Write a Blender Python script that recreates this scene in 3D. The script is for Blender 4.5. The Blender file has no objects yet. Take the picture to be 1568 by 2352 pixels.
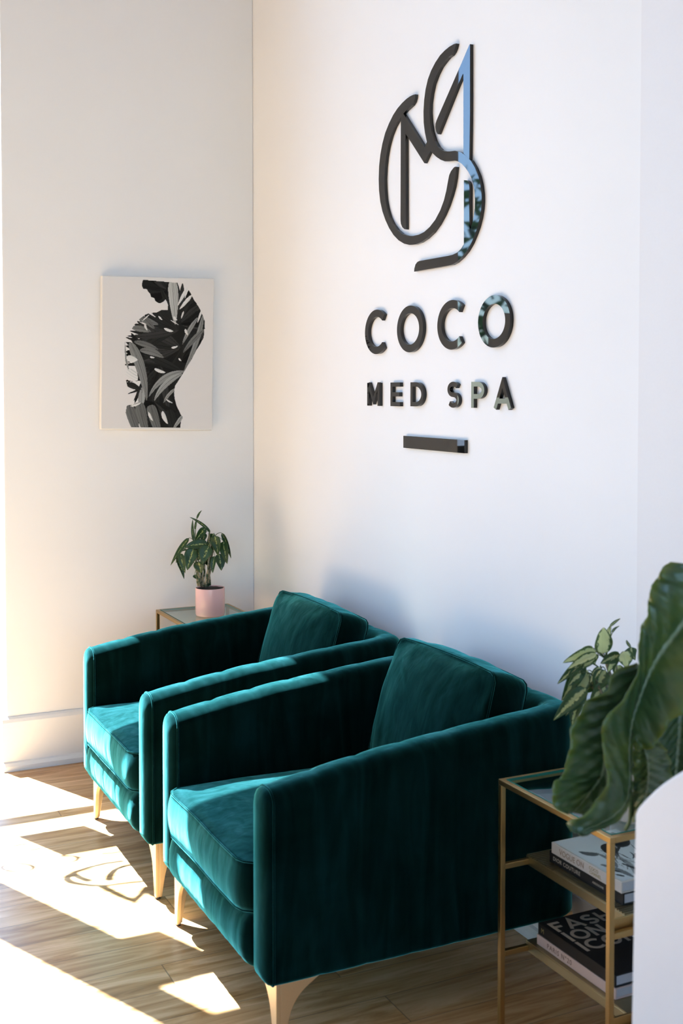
import bpy, bmesh, math, random
from mathutils import Vector, Matrix, noise
import numpy as np

random.seed(7)
S = bpy.context.scene
COL = S.collection
PI = math.pi

# ------------------------------------------------------------------ camera
FPX, CX, CY = 2707.4, 786.2, 984.4
PITCH, YAW = 0.0333, 2.6872
CAM = Vector((4.7149, -1.8793, 1.5))
FW = Vector((math.cos(YAW)*math.cos(PITCH), math.sin(YAW)*math.cos(PITCH), -math.sin(PITCH)))
RT = Vector((math.sin(YAW), -math.cos(YAW), 0))
UP = RT.cross(FW)
cam_d = bpy.data.cameras.new('camera')
cam = bpy.data.objects.new('camera', cam_d)
COL.objects.link(cam)
cam_d.sensor_fit = 'HORIZONTAL'
cam_d.sensor_width = 24.0
cam_d.lens = FPX/1568*24
cam_d.shift_x = (784-CX)/1568
cam_d.shift_y = (CY-1176)/1568
m = Matrix((RT, UP, -FW)).transposed().to_4x4()
m.translation = CAM
cam.matrix_world = m
cam_d.dof.use_dof = True
cam_d.dof.focus_distance = 3.9
cam_d.dof.aperture_fstop = 5.0
cam_d.clip_start = 0.05
S.camera = cam

# ------------------------------------------------------------------ light and exposure
K_SUN = 0.56                      # horizontal run of a sun ray along x per metre of height
SUN_DIR = Vector((0.916, 0.400, -0.916/K_SUN)).normalized()    # direction the light travels
W = bpy.data.worlds.new('sky'); S.world = W; W.use_nodes = True
nt = W.node_tree; nt.nodes.clear()
out = nt.nodes.new('ShaderNodeOutputWorld'); bg = nt.nodes.new('ShaderNodeBackground')
sky = nt.nodes.new('ShaderNodeTexSky'); sky.sky_type = 'NISHITA'; sky.sun_disc = False
sky.sun_elevation = math.radians(58.5)
sky.sun_rotation = math.atan2(-SUN_DIR.x, -SUN_DIR.y)
sky.air_density = 1.0; sky.dust_density = 0.8; sky.ozone_density = 1.2
bg.inputs['Strength'].default_value = 0.54
tint = nt.nodes.new('ShaderNodeMix'); tint.data_type = 'RGBA'; tint.blend_type = 'MULTIPLY'; tint.inputs[0].default_value = 1.0
tint.inputs[7].default_value = (0.80, 1.0, 1.20, 1)
nt.links.new(sky.outputs[0], tint.inputs[6]); nt.links.new(tint.outputs[2], bg.inputs[0]); nt.links.new(bg.outputs[0], out.inputs[0])

sun_d = bpy.data.lights.new('sun', 'SUN'); sun_d.energy = 38.0; sun_d.angle = math.radians(0.35)
sun_d.color = (0.80, 0.96, 1.20)
sun = bpy.data.objects.new('sun', sun_d); COL.objects.link(sun)
sun.rotation_euler = SUN_DIR.to_track_quat('-Z', 'Y').to_euler()
sun.location = (-3, -4, 6)

S.view_settings.view_transform = 'Standard'
S.view_settings.look = 'None'
S.view_settings.gamma = 1
S.view_settings.use_curve_mapping = False
S.view_settings.exposure = 0.82

# ------------------------------------------------------------------ helpers
def at(px, py, depth):
    r = FW + RT*((px-CX)/FPX) + UP*((CY-py)/FPX)
    return CAM + r*depth
def on_y(px, py, y):
    r = FW + RT*((px-CX)/FPX) + UP*((CY-py)/FPX)
    return CAM + r*((y-CAM.y)/r.y)
def on_x(px, py, x):
    r = FW + RT*((px-CX)/FPX) + UP*((CY-py)/FPX)
    return CAM + r*((x-CAM.x)/r.x)

def tag(o, label=None, cat=None, group=None, kind=None):
    if label: o['label'] = label
    if cat: o['category'] = cat
    if group: o['group'] = group
    if kind: o['kind'] = kind
    return o
def empty(name, loc, label=None, cat=None, group=None):
    o = bpy.data.objects.new(name, None); COL.objects.link(o); o.location = loc
    o.empty_display_size = 0.1
    return tag(o, label, cat, group)
def sstep(a, b, x):
    t = max(0.0, min(1.0, (x-a)/(b-a))); return t*t*(3-2*t)
def lerp(a, b, t): return a+(b-a)*t
def pl(x, tab):
    if x <= tab[0][0]: return tab[0][1]
    for (x0, y0), (x1, y1) in zip(tab, tab[1:]):
        if x <= x1: return y0+(y1-y0)*(x-x0)/(x1-x0)
    return tab[-1][1]

class MB:
    def __init__(s): s.v = []; s.f = []
    def add(s, vs, fs):
        n = len(s.v); s.v += [Vector(v) for v in vs]; s.f += [tuple(i+n for i in f) for f in fs]; return s
    def box(s, a, b):
        x0, y0, z0 = a; x1, y1, z1 = b
        vs = [(x0,y0,z0),(x1,y0,z0),(x1,y1,z0),(x0,y1,z0),(x0,y0,z1),(x1,y0,z1),(x1,y1,z1),(x0,y1,z1)]
        return s.add(vs, [(0,3,2,1),(4,5,6,7),(0,1,5,4),(1,2,6,5),(2,3,7,6),(3,0,4,7)])
    def grid(s, rows, close_u=False, close_v=False):
        nr = len(rows); nc = len(rows[0]); vs = [p for r in rows for p in r]; fs = []
        for i in range(nr if close_v else nr-1):
            for j in range(nc if close_u else nc-1):
                a = i*nc+j; b = i*nc+(j+1) % nc; c = ((i+1) % nr)*nc+(j+1) % nc; d = ((i+1) % nr)*nc+j
                fs.append((a, b, c, d))
        return s.add(vs, fs)
    def tube(s, pts, r, n=8, cap=True, closed=False):
        pts = [Vector(p) for p in pts]; rows = []; up = Vector((0.13, 0.21, 0.97))
        prev = None
        for i, p in enumerate(pts):
            if closed: t = pts[(i+1) % len(pts)]-pts[i-1]
            else: t = pts[min(i+1, len(pts)-1)]-pts[max(i-1, 0)]
            t = t.normalized() if t.length > 1e-9 else Vector((0,0,1))
            a = (prev or up); a = a-t*a.dot(t)
            if a.length < 1e-4: a = Vector((1,0,0))-t*t.x
            a.normalize(); b = t.cross(a); prev = a
            rr = r[i] if isinstance(r, (list, tuple)) else r
            rows.append([p+a*rr*math.cos(2*PI*k/n)+b*rr*math.sin(2*PI*k/n) for k in range(n)])
        base = len(s.v); s.grid(rows, close_u=True, close_v=closed)
        if cap and not closed:
            s.f.append(tuple(base+k for k in reversed(range(n))))
            s.f.append(tuple(base+(len(pts)-1)*n+k for k in range(n)))
        return s
    def lathe(s, prof, n=48, c=(0,0,0)):
        rows = [[(c[0]+r*math.cos(2*PI*k/n), c[1]+r*math.sin(2*PI*k/n), c[2]+z) for k in range(n)] for r, z in prof]
        base = len(s.v); s.grid(rows, close_u=True)
        s.f.append(tuple(base+k for k in reversed(range(n))))
        s.f.append(tuple(base+(len(prof)-1)*n+k for k in range(n)))
        return s
    def prism(s, poly, f0, f1):
        """poly of 2-D points; f0/f1 map a 2-D point to 3-D on the two faces"""
        n = len(poly)
        area = sum(poly[i][0]*poly[(i+1) % n][1]-poly[(i+1) % n][0]*poly[i][1] for i in range(n))
        if area < 0: poly = poly[::-1]
        from mathutils.geometry import tessellate_polygon
        tr = tessellate_polygon([[Vector((p[0], p[1], 0)) for p in poly]])
        vs = [f0(p) for p in poly]+[f1(p) for p in poly]
        fs = []
        for t in tr:
            fs.append(tuple(t)); fs.append(tuple(n+i for i in reversed(t)))
        for i in range(n):
            j = (i+1) % n; fs.append((i, j, n+j, n+i))
        return s.add(vs, fs)
    def build(s, name, mat, parent=None, smooth=True, bevel=0, seg=2, auto=None, subsurf=0, weld=False, loc=None):
        me = bpy.data.meshes.new(name)
        me.from_pydata([tuple(v) for v in s.v], [], s.f); me.update()
        bm = bmesh.new(); bm.from_mesh(me)
        if weld: bmesh.ops.remove_doubles(bm, verts=bm.verts, dist=1e-5)
        bmesh.ops.recalc_face_normals(bm, faces=bm.faces); bm.to_mesh(me); bm.free()
        if smooth:
            me.polygons.foreach_set('use_smooth', [True]*len(me.polygons))
            if auto is not None: me.set_sharp_from_angle(angle=math.radians(auto))
        me.materials.append(mat)
        o = bpy.data.objects.new(name, me); COL.objects.link(o)
        if loc is not None: o.location = loc
        if parent: o.parent = parent
        if bevel:
            b = o.modifiers.new('bevel', 'BEVEL'); b.width = bevel; b.segments = seg; b.limit_method = 'ANGLE'; b.angle_limit = math.radians(40)
            b.harden_normals = False
        if subsurf:
            q = o.modifiers.new('sub', 'SUBSURF'); q.levels = subsurf; q.render_levels = subsurf
        return o

# ------------------------------------------------------------------ materials
class Mat:
    def __init__(s, name):
        s.m = bpy.data.materials.new(name); s.m.use_nodes = True; s.t = s.m.node_tree
        s.b = s.t.nodes['Principled BSDF']; s.out = s.t.nodes['Material Output']
    def n(s, typ, **kw):
        x = s.t.nodes.new(typ)
        for k, v in kw.items():
            if hasattr(x, k): setattr(x, k, v)
            else: x.inputs[k.replace('_', ' ')].default_value = v
        return x
    def l(s, a, b): s.t.links.new(a, b)
    def set(s, **kw):
        for k, v in kw.items():
            i = s.b.inputs[k.replace('_', ' ')]
            i.default_value = (*v, 1) if isinstance(v, tuple) and len(v) == 3 else v
        return s
    def coord(s, scale=(1,1,1), obj=True):
        tc = s.n('ShaderNodeTexCoord'); mp = s.n('ShaderNodeMapping'); mp.inputs['Scale'].default_value = scale
        s.l(tc.outputs['Object' if obj else 'Generated'], mp.inputs['Vector']); return mp.outputs[0]
    def noise(s, vec, scale=5, detail=3, rough=0.5, dist=0):
        x = s.n('ShaderNodeTexNoise'); s.l(vec, x.inputs['Vector'])
        x.inputs['Scale'].default_value = scale; x.inputs['Detail'].default_value = detail
        x.inputs['Roughness'].default_value = rough; x.inputs['Distortion'].default_value = dist; return x.outputs['Fac']
    def ramp(s, fac, stops, interp='LINEAR'):
        x = s.n('ShaderNodeValToRGB'); s.l(fac, x.inputs[0]); x.color_ramp.interpolation = interp
        e = x.color_ramp.elements
        while len(e) < len(stops): e.new(0.5)
        for i, (p, c) in enumerate(stops):
            e[i].position = p; e[i].color = (*c, 1) if len(c) == 3 else c
        return x.outputs[0]
    def bump(s, h, strength=0.2, dist=0.01, prev=None):
        x = s.n('ShaderNodeBump'); x.inputs['Strength'].default_value = strength; x.inputs['Distance'].default_value = dist
        s.l(h, x.inputs['Height'])
        if prev: s.l(prev, x.inputs['Normal'])
        return x.outputs[0]
    def math(s, op, a, b=None):
        x = s.n('ShaderNodeMath'); x.operation = op
        for i, v in enumerate((a, b)):
            if v is None: continue
            if isinstance(v, (int, float)): x.inputs[i].default_value = v
            else: s.l(v, x.inputs[i])
        return x.outputs[0]
    def mix(s, fac, a, b):
        x = s.n('ShaderNodeMix'); x.data_type = 'RGBA'
        for i, v in ((0, fac), (6, a), (7, b)):
            if isinstance(v, (int, float)): x.inputs[i].default_value = v
            elif isinstance(v, tuple): x.inputs[i].default_value = (*v, 1) if len(v) == 3 else v
            else: s.l(v, x.inputs[i])
        return x.outputs[2]

def mat_plain(name, col, rough=0.5, metal=0.0, bump=0.0, bscale=60, **kw):
    M = Mat(name); M.set(Base_Color=col, Roughness=rough, Metallic=metal)
    M.set(**kw)
    v = M.coord(); n = M.noise(v, bscale, 3)
    c = M.mix(M.math('MULTIPLY', n, 0.12), col, tuple(x*0.8 for x in col)); M.l(c, M.b.inputs['Base Color'])
    if bump: M.l(M.bump(n, bump, 0.002), M.b.inputs['Normal'])
    return M.m

def mat_wall():
    M = Mat('white_wall_paint'); M.set(Base_Color=(0.80,0.80,0.80), Roughness=0.55)
    M.b.inputs['Specular IOR Level'].default_value = 0.25
    v = M.coord(); a = M.noise(v, 140, 4, 0.6); b = M.noise(v, 1.3, 3)
    M.l(M.ramp(b, [(0.3, (0.80,0.80,0.803)), (0.7, (0.83,0.83,0.83))]), M.b.inputs['Base Color'])
    M.l(M.bump(a, 0.12, 0.0012), M.b.inputs['Normal']); return M.m

def mat_floor():
    M = Mat('oak_planks'); v = M.coord()
    sep = M.n('ShaderNodeSeparateXYZ'); M.l(v, sep.inputs[0])
    W_, L_ = 0.132, 1.22
    xi = M.math('DIVIDE', M.math('ADD', sep.outputs[0], -0.072), W_); row = M.math('FLOOR', xi)
    wn = M.n('ShaderNodeTexWhiteNoise'); wn.noise_dimensions = '1D'; M.l(row, wn.inputs['W'])
    yo = M.math('ADD', M.math('DIVIDE', sep.outputs[1], L_), wn.outputs['Value']); ci = M.math('FLOOR', yo)
    cv = M.n('ShaderNodeCombineXYZ'); M.l(row, cv.inputs[0]); M.l(ci, cv.inputs[1])
    w2 = M.n('ShaderNodeTexWhiteNoise'); w2.noise_dimensions = '2D'; M.l(cv.outputs[0], w2.inputs['Vector'])
    # grain: long along y, shifted per plank
    off = M.n('ShaderNodeVectorMath'); off.operation = 'MULTIPLY_ADD'
    M.l(w2.outputs['Color'], off.inputs[0]); off.inputs[1].default_value = (7, 7, 7); M.l(v, off.inputs[2])
    mp = M.n('ShaderNodeMapping'); mp.inputs['Scale'].default_value = (11, 1.1, 1); M.l(off.outputs[0], mp.inputs[0])
    g1 = M.noise(mp.outputs[0], 2.2, 6, 0.62, 1.1)
    mp2 = M.n('ShaderNodeMapping'); mp2.inputs['Scale'].default_value = (60, 3, 1); M.l(off.outputs[0], mp2.inputs[0])
    g2 = M.noise(mp2.outputs[0], 2.4, 5, 0.6, 0.3)
    c1 = M.ramp(g1, [(0.26, (0.20,0.100,0.044)), (0.43, (0.40,0.235,0.122)), (0.60, (0.56,0.375,0.225)), (0.78, (0.66,0.48,0.31))])
    c2 = M.mix(M.math('MULTIPLY', g2, 0.35), c1, (0.22,0.12,0.06))
    tone = M.math('ADD', M.math('MULTIPLY', w2.outputs['Value'], 0.35), 1.17)
    hs = M.n('ShaderNodeHueSaturation'); M.l(c2, hs.inputs['Color']); M.l(tone, hs.inputs['Value']); hs.inputs['Saturation'].default_value = 1.18
    fx = M.math('FRACT', xi); fy = M.math('FRACT', yo)
    ex = M.math('MINIMUM', fx, M.math('SUBTRACT', 1.0, fx)); ey = M.math('MINIMUM', fy, M.math('SUBTRACT', 1.0, fy))
    gx = M.math('LESS_THAN', ex, 0.009); gy = M.math('LESS_THAN', ey, 0.0012)
    gap = M.math('MAXIMUM', gx, gy)
    col = M.mix(M.math('MULTIPLY', gap, 0.6), hs.outputs[0], (0.07,0.04,0.02)); M.l(col, M.b.inputs['Base Color'])
    M.l(M.ramp(g2, [(0.2, (0.27,)*3), (0.8, (0.40,)*3)]), M.b.inputs['Roughness'])
    hgt = M.math('SUBTRACT', M.math('MULTIPLY', g2, 0.2), gap)
    M.l(M.bump(hgt, 0.25, 0.002), M.b.inputs['Normal']); return M.m

def mat_velvet():
    M = Mat('emerald_velvet'); v = M.coord()
    a = M.noise(v, 7, 3, 0.55, 0.8)
    mp = M.n('ShaderNodeMapping'); mp.inputs['Scale'].default_value = (14, 14, 2.2); M.l(v, mp.inputs[0])
    st = M.noise(mp.outputs[0], 1.0, 3, 0.5, 1.6)
    nap = M.math('ADD', M.math('MULTIPLY', a, 0.35), M.math('MULTIPLY', st, 0.65))
    col = M.ramp(nap, [(0.36, (0.0006,0.0038,0.0032)), (0.50, (0.0010,0.0068,0.0058)), (0.66, (0.0018,0.0125,0.0115))])
    M.l(col, M.b.inputs['Base Color'])
    M.set(Roughness=0.75); M.b.inputs['Specular IOR Level'].default_value = 0.0
    M.b.inputs['Sheen Weight'].default_value = 1.0; M.b.inputs['Sheen Roughness'].default_value = 0.38
    M.l(M.ramp(nap, [(0.36, (0.10,0.56,0.50)), (0.5, (0.15,0.74,0.68)), (0.66, (0.24,0.94,0.90))]), M.b.inputs['Sheen Tint'])
    f = M.noise(v, 900, 2)
    w = M.n('ShaderNodeMapping'); w.inputs['Scale'].default_value = (1, 1, 0.45); M.l(v, w.inputs[0])
    wr = M.noise(w.outputs[0], 26, 2, 0.5, 0.6)
    b1 = M.bump(wr, 0.22, 0.006); M.l(M.bump(f, 0.25, 0.0006, b1), M.b.inputs['Normal']); return M.m

def mat_brass(name, col, rough):
    M = Mat(name); v = M.coord(); n = M.noise(v, 400, 2)
    M.set(Metallic=1.0, Roughness=rough)
    M.l(M.mix(n, col, tuple(c*0.88 for c in col)), M.b.inputs['Base Color']); return M.m

def mat_glass(name, tint):
    M = Mat(name); M.set(Base_Color=tint, Roughness=0.0, IOR=1.45); M.b.inputs['Transmission Weight'].default_value = 1.0
    t = M.t; lp = t.nodes.new('ShaderNodeLightPath'); tr = t.nodes.new('ShaderNodeBsdfTransparent'); mx = t.nodes.new('ShaderNodeMixShader')
    t.nodes.remove(lp)
    # thin pane: mostly clear with a fresnel reflection
    t.nodes.remove(M.b)
    gl = t.nodes.new('ShaderNodeBsdfGlossy'); gl.inputs['Roughness'].default_value = 0.02
    lw = t.nodes.new('ShaderNodeLayerWeight'); lw.inputs['Blend'].default_value = 0.5
    pw = M.math('POWER', lw.outputs['Facing'], 4.5); fr = M.math('ADD', M.math('MULTIPLY', pw, 0.9), 0.045)
    tr.inputs[0].default_value = (*tint, 1)
    t.links.new(fr, mx.inputs[0]); t.links.new(tr.outputs[0], mx.inputs[1]); t.links.new(gl.outputs[0], mx.inputs[2])
    t.links.new(mx.outputs[0], M.out.inputs[0]); return M.m

def mat_leaf(name, green, dark, pale, amount, rough=0.38, trans=0.25):
    """colour from the attribute leaf_uv: x across (0.5 = midrib), y along the blade"""
    M = Mat(name); at_ = M.n('ShaderNodeAttribute'); at_.attribute_name = 'leaf_uv'
    sep = M.n('ShaderNodeSeparateXYZ'); M.l(at_.outputs['Vector'], sep.inputs[0])
    d = M.math('ABSOLUTE', M.math('SUBTRACT', sep.outputs[0], 0.5))
    v = M.coord(); n = M.noise(v, 120, 4, 0.7, 0.5); n2 = M.noise(v, 18, 2)
    base = M.mix(n2, green, dark)
    f = M.math('SUBTRACT', M.math('ADD', M.math('MULTIPLY', n, 1.0), amount), M.math('MULTIPLY', d, 1.6))
    k = M.ramp(f, [(0.50, (0,0,0)), (0.60, (1,1,1))])
    c = M.mix(k, base, pale)
    M.l(c, M.b.inputs['Base Color']); M.set(Roughness=rough)
    mid = M.ramp(d, [(0.0, (1,1,1)), (0.05, (0,0,0))])
    M.l(M.bump(mid, 0.5, 0.002, M.bump(n, 0.2, 0.001)), M.b.inputs['Normal'])
    tl = M.t.nodes.new('ShaderNodeBsdfTranslucent'); mx = M.t.nodes.new('ShaderNodeMixShader'); mx.inputs[0].default_value = trans
    M.l(c, tl.inputs[0]); M.l(M.b.outputs[0], mx.inputs[1]); M.l(tl.outputs[0], mx.inputs[2]); M.l(mx.outputs[0], M.out.inputs[0])
    return M.m

def mat_bigleaf():
    M = Mat('broad_leaf'); at_ = M.n('ShaderNodeAttribute'); at_.attribute_name = 'leaf_uv'
    sep = M.n('ShaderNodeSeparateXYZ'); M.l(at_.outputs['Vector'], sep.inputs[0])
    d = M.math('ABSOLUTE', M.math('SUBTRACT', sep.outputs[0], 0.5))
    # veins run out from the midrib
    ph = M.math('ADD', M.math('MULTIPLY', sep.outputs[1], 60.0), M.math('MULTIPLY', d, -22.0))
    wv = M.math('SINE', ph); v = M.coord(); n = M.noise(v, 9, 3)
    c = M.ramp(n, [(0.3, (0.035,0.085,0.035)), (0.55, (0.075,0.14,0.045)), (0.75, (0.15,0.20,0.03))])
    edge = M.ramp(d, [(0.40, (0,0,0)), (0.5, (1,1,1))])
    c = M.mix(M.math('MULTIPLY', edge, 0.6), c, (0.20,0.26,0.015))
    mid = M.ramp(d, [(0.012, (1,1,1)), (0.035, (0,0,0))])
    c = M.mix(mid, c, (0.30,0.36,0.20))
    M.l(c, M.b.inputs['Base Color']); M.set(Roughness=0.38); M.b.inputs['Specular IOR Level'].default_value = 0.8
    M.l(M.bump(wv, 0.4, 0.005), M.b.inputs['Normal'])
    tl = M.t.nodes.new('ShaderNodeBsdfTranslucent'); mx = M.t.nodes.new('ShaderNodeMixShader'); mx.inputs[0].default_value = 0.28
    M.l(c, tl.inputs[0]); M.l(M.b.outputs[0], mx.inputs[1]); M.l(tl.outputs[0], mx.inputs[2]); M.l(mx.outputs[0], M.out.inputs[0])
    return M.m

def mat_attr(name, rough=0.7):
    M = Mat(name); a = M.n('ShaderNodeAttribute'); a.attribute_name = 'print'
    M.l(a.outputs['Color'], M.b.inputs['Base Color']); M.set(Roughness=rough); M.b.inputs['Specular IOR Level'].default_value = 0.12; return M.m

WALL = mat_wall()
TRIM = mat_plain('white_trim_paint', (0.82,0.82,0.82), 0.3)
FLOOR = mat_floor()
VELVET = mat_velvet()
BRASS_LEG = mat_brass('brushed_brass', (0.82,0.60,0.34), 0.48)
BRASS = mat_brass('antique_brass_tube', (0.48,0.31,0.12), 0.36)
BRASS_DULL = mat_brass('ribbed_brass', (0.40,0.34,0.20), 0.42)
DARKMETAL = mat_plain('dark_glide', (0.03,0.03,0.03), 0.3)
ACRYL = mat_plain('black_acrylic', (0.004,0.004,0.004), 0.02, **{'IOR': 1.5})
GLASS_TOP = mat_glass('table_glass', (0.86,0.95,0.92))
GLASS_EDGE = mat_plain('green_glass_edge', (0.02,0.20,0.15), 0.1)
WINGLASS = mat_glass('window_glass', (0.97,0.98,0.98))
FRAME = mat_plain('dark_window_frame', (0.02,0.02,0.02), 0.4)
WALL2 = mat_plain('warm_white_wall_paint', (0.77,0.755,0.755), 0.5, bump=0.1, bscale=140)
CEIL = mat_plain('ceiling_paint', (0.62,0.62,0.62), 0.8)
FARWALL = mat_plain('grey_green_wall_paint', (0.56,0.58,0.61), 0.8)

# ------------------------------------------------------------------ room
CEIL_Z, RX, BY = 4.4, 9.0, -7.0
YJ = -1.048                       # where the left wall ends and the windows begin
XE = 2.486                        # where the sign wall steps back
def struct(mb, name, mat, **kw):
    o = mb.build(name, mat, smooth=False, **kw); return tag(o, kind='structure')
struct(MB().box((-0.25, BY-0.2, -0.1), (RX+0.2, 0.3, 0)), 'floor', FLOOR)
struct(MB().box((-0.2, BY-0.2, CEIL_Z), (RX+0.2, 0.3, CEIL_Z+0.1)), 'ceiling', CEIL)
struct(MB().box((-0.18, YJ, 0), (0, 0, CEIL_Z)), 'wall_left', WALL, bevel=0.004)
struct(MB().box((-0.18, 0, 0), (XE, 0.2, CEIL_Z)), 'wall_back', WALL)
struct(MB().box((XE, -0.0015, 0), (RX+0.1, 0.2, CEIL_Z)), 'wall_back_recess', WALL2)
struct(MB().box((RX, BY, 0), (RX+0.1, 0.035, 0.5)).box((RX, BY, 3.6), (RX+0.1, 0.035, CEIL_Z)).box((RX, -0.9, 0.5), (RX+0.1, 0.035, 3.6)).box((RX, BY, 0.5), (RX+0.1, -6.2, 3.6)), 'wall_right', FARWALL)
struct(MB().box((-0.18, BY-0.1, 0), (RX, BY, CEIL_Z)), 'wall_front', FARWALL)
# window wall: header above and pier at the far end
struct(MB().box((-0.18, BY, 4.02), (0, YJ, CEIL_Z)), 'wall_window_header', WALL)
struct(MB().box((-0.18, BY, 0), (0, -5.3, 4.02)), 'wall_window_pier', WALL)

def baseboard(name, p0, p1, nrm, length_axis):
    """profile extruded from p0 to p1 along the wall, nrm = direction into the room"""
    prof = [(0,0),(0.034,0),(0.034,0.020),(0.026,0.032),(0.018,0.036),(0.018,0.190),(0.012,0.202),(0.004,0.210),(0,0.210)]
    mb = MB(); p0 = Vector(p0); p1 = Vector(p1); nrm = Vector(nrm)
    rows = [[p+nrm*a+Vector((0,0,b)) for a, b in prof] for p in (p0, p1)]
    mb.grid(rows, close_u=True); n = len(prof)
    mb.f.append(tuple(range(n))); mb.f.append(tuple(n+i for i in reversed(range(n))))
    return struct(mb, name, TRIM)
baseboard('baseboard_left', (0, YJ-0.018, 0), (0, 0, 0), (1,0,0), 1)
baseboard('baseboard_back', (0, 0, 0), (XE, 0, 0), (0,-1,0), 0)
baseboard('baseboard_recess', (XE, -0.0015, 0), (RX, -0.0015, 0), (0,-1,0), 0)
struct(MB().box((-0.16, YJ-0.02, 0), (0, YJ, 0.205)), 'baseboard_jamb', TRIM)

# windows in the plane x = -0.10
def window(idx, y0, y1, posts, bars, z0, z1):
    w = empty('window_%d' % idx, (-0.10, (y0+y1)/2, 0)); tag(w, kind='structure')
    cy = (y0+y1)/2
    mb = MB()
    for q_ in posts:
        a, b = q_[:2]; e0, e1 = (q_[2:] if len(q_) > 2 else (z0, z1)); mb.box((-0.03, a-cy, e0), (0.03, b-cy, e1))
    for a, b, c, d in bars: mb.box((-0.025, c-cy, a), (0.025, d-cy, b))
    mb.build('window_frame', FRAME, w, smooth=False, bevel=0.003)
    MB().box((-0.004, y0-cy, z0), (0.004, y1-cy, z1)).build('window_pane', WINGLASS, w, smooth=False)
    return w
SH = -0.10*0.4366                 # shift of a shadow line between x = -0.10 and x = 0
Ya, Yb = -1.739+SH, -1.957+SH
window(1, Yb, YJ, [(Yb, Ya, 0, 3.52), (Yb, -1.851+SH, 3.52, 4.02)], [(0.0, 0.06, Ya, YJ), (1.185, 1.232, Ya, YJ-0.03), (3.98, 4.02, Ya, YJ), (3.70, 3.98, -1.14+SH, YJ), (3.07, 3.52, Ya, -1.628+SH), (2.57, 3.12, -1.47+SH, -1.29+SH)], 0, 4.02)  # short bars last in the list are unseen blocks added to cast shade
window(2, -3.55, Yb-0.001, [(-3.75, -3.55)], [(0.0, 0.05, -3.55, Yb), (3.97, 4.02, -3.55, Yb)], 0, 4.02)
window(3, -5.3, -3.75, [], [(0.0, 0.05, -5.3, -3.75), (3.07, 3.30, -5.3, -3.75), (3.97, 4.02, -5.3, -3.75)], 0, 4.02)

w4 = empty('window_4', (RX+0.05, -3.55, 0)); tag(w4, kind='structure')  # unseen window in the right wall, added to give the left wall cool light
mb = MB()
for y in (-6.2, -4.45, -2.7, -0.95): mb.box((-0.03, y+3.55, 0.5), (0.03, y+3.60, 3.6))
for z in (0.5, 3.55): mb.box((-0.025, -2.65, z), (0.025, 2.65, z+0.05))
mb.build('window_frame', FRAME, w4, smooth=False)
MB().box((-0.004, -2.65, 0.5), (0.004, 2.65, 3.6)).build('window_pane', WINGLASS, w4, smooth=False)

# outside: pavement and street trees, seen only in reflections
PAVE = mat_plain('pavement', (0.10,0.10,0.105), 0.9, bump=0.3, bscale=20)
struct(MB().box((-40, -45, -0.30), (-0.25, 30, -0.12)).box((RX+0.2, -45, -0.30), (50, 30, -0.12)), 'pavement', PAVE)

# ------------------------------------------------------------------ armchairs
HALF, TH = 0.3825, 0.088          # half width, arm thickness
VF, VB = -0.885, -0.030           # front seam and back face (world y)
ZB = 0.168
CHY = -0.46                       # origin of a chair along y
def arm_top(y): return pl(y, [(-0.90,0.604),(-0.74,0.632),(-0.59,0.654),(-0.32,0.681),(-0.03,0.706)])

def shell_path():
    """centre line of the wrap-around shell: left arm front -> back -> right arm front"""
    h = HALF-TH/2; yb = VB-TH/2; r = 0.035; pts = []
    y = VF
    n = 46
    for i in range(n+1): pts.append((-h, VF+(yb-r-VF)*i/n, -1, 0))
    for i in range(1, 8):
        a = PI-(PI/2)*i/8; pts.append((-h+r+r*math.cos(a), yb-r+r*math.sin(a), math.cos(a), math.sin(a)))
    m_ = 34
    for i in range(m_+1): pts.append((-h+r+(2*h-2*r)*i/m_, yb, 0, 1))
    for i in range(1, 8):
        a = PI/2-(PI/2)*i/8; pts.append((h-r+r*math.cos(a), yb-r+r*math.sin(a), math.cos(a), math.sin(a)))
    for i in range(n+1): pts.append((h, yb-r+(VF-(yb-r))*i/n, 1, 0))
    return pts
def shell_profile(zt, t, k=1.0):
    """closed loop of (offset outward, z)"""
    r = t*0.40; rb = 0.012; P = []
    P += [(t/2-rb+rb*math.sin(a), ZB+rb-rb*math.cos(a)) for a in [PI/2*i/3 for i in range(4)]]
    for i in range(1, 9): P.append((t/2, lerp(ZB+rb, zt-r, i/9)))
    P += [(t/2-r+r*math.cos(a), zt-r+r*math.sin(a)*0.9+r*0.1) for a in [PI/2*i/6 for i in range(7)]]
    P += [(-t/2+r-r*math.sin(a), zt-r+r*math.cos(a)*0.9+r*0.1) for a in [PI/2*i/6 for i in range(7)]]
    for i in range(1, 9): P.append((-t/2, lerp(zt-r, ZB+rb, i/9)))
    P += [(-t/2+rb-rb*math.cos(a), ZB+rb-rb*math.sin(a)) for a in [PI/2*i/3 for i in range(4)]]
    return P
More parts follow.
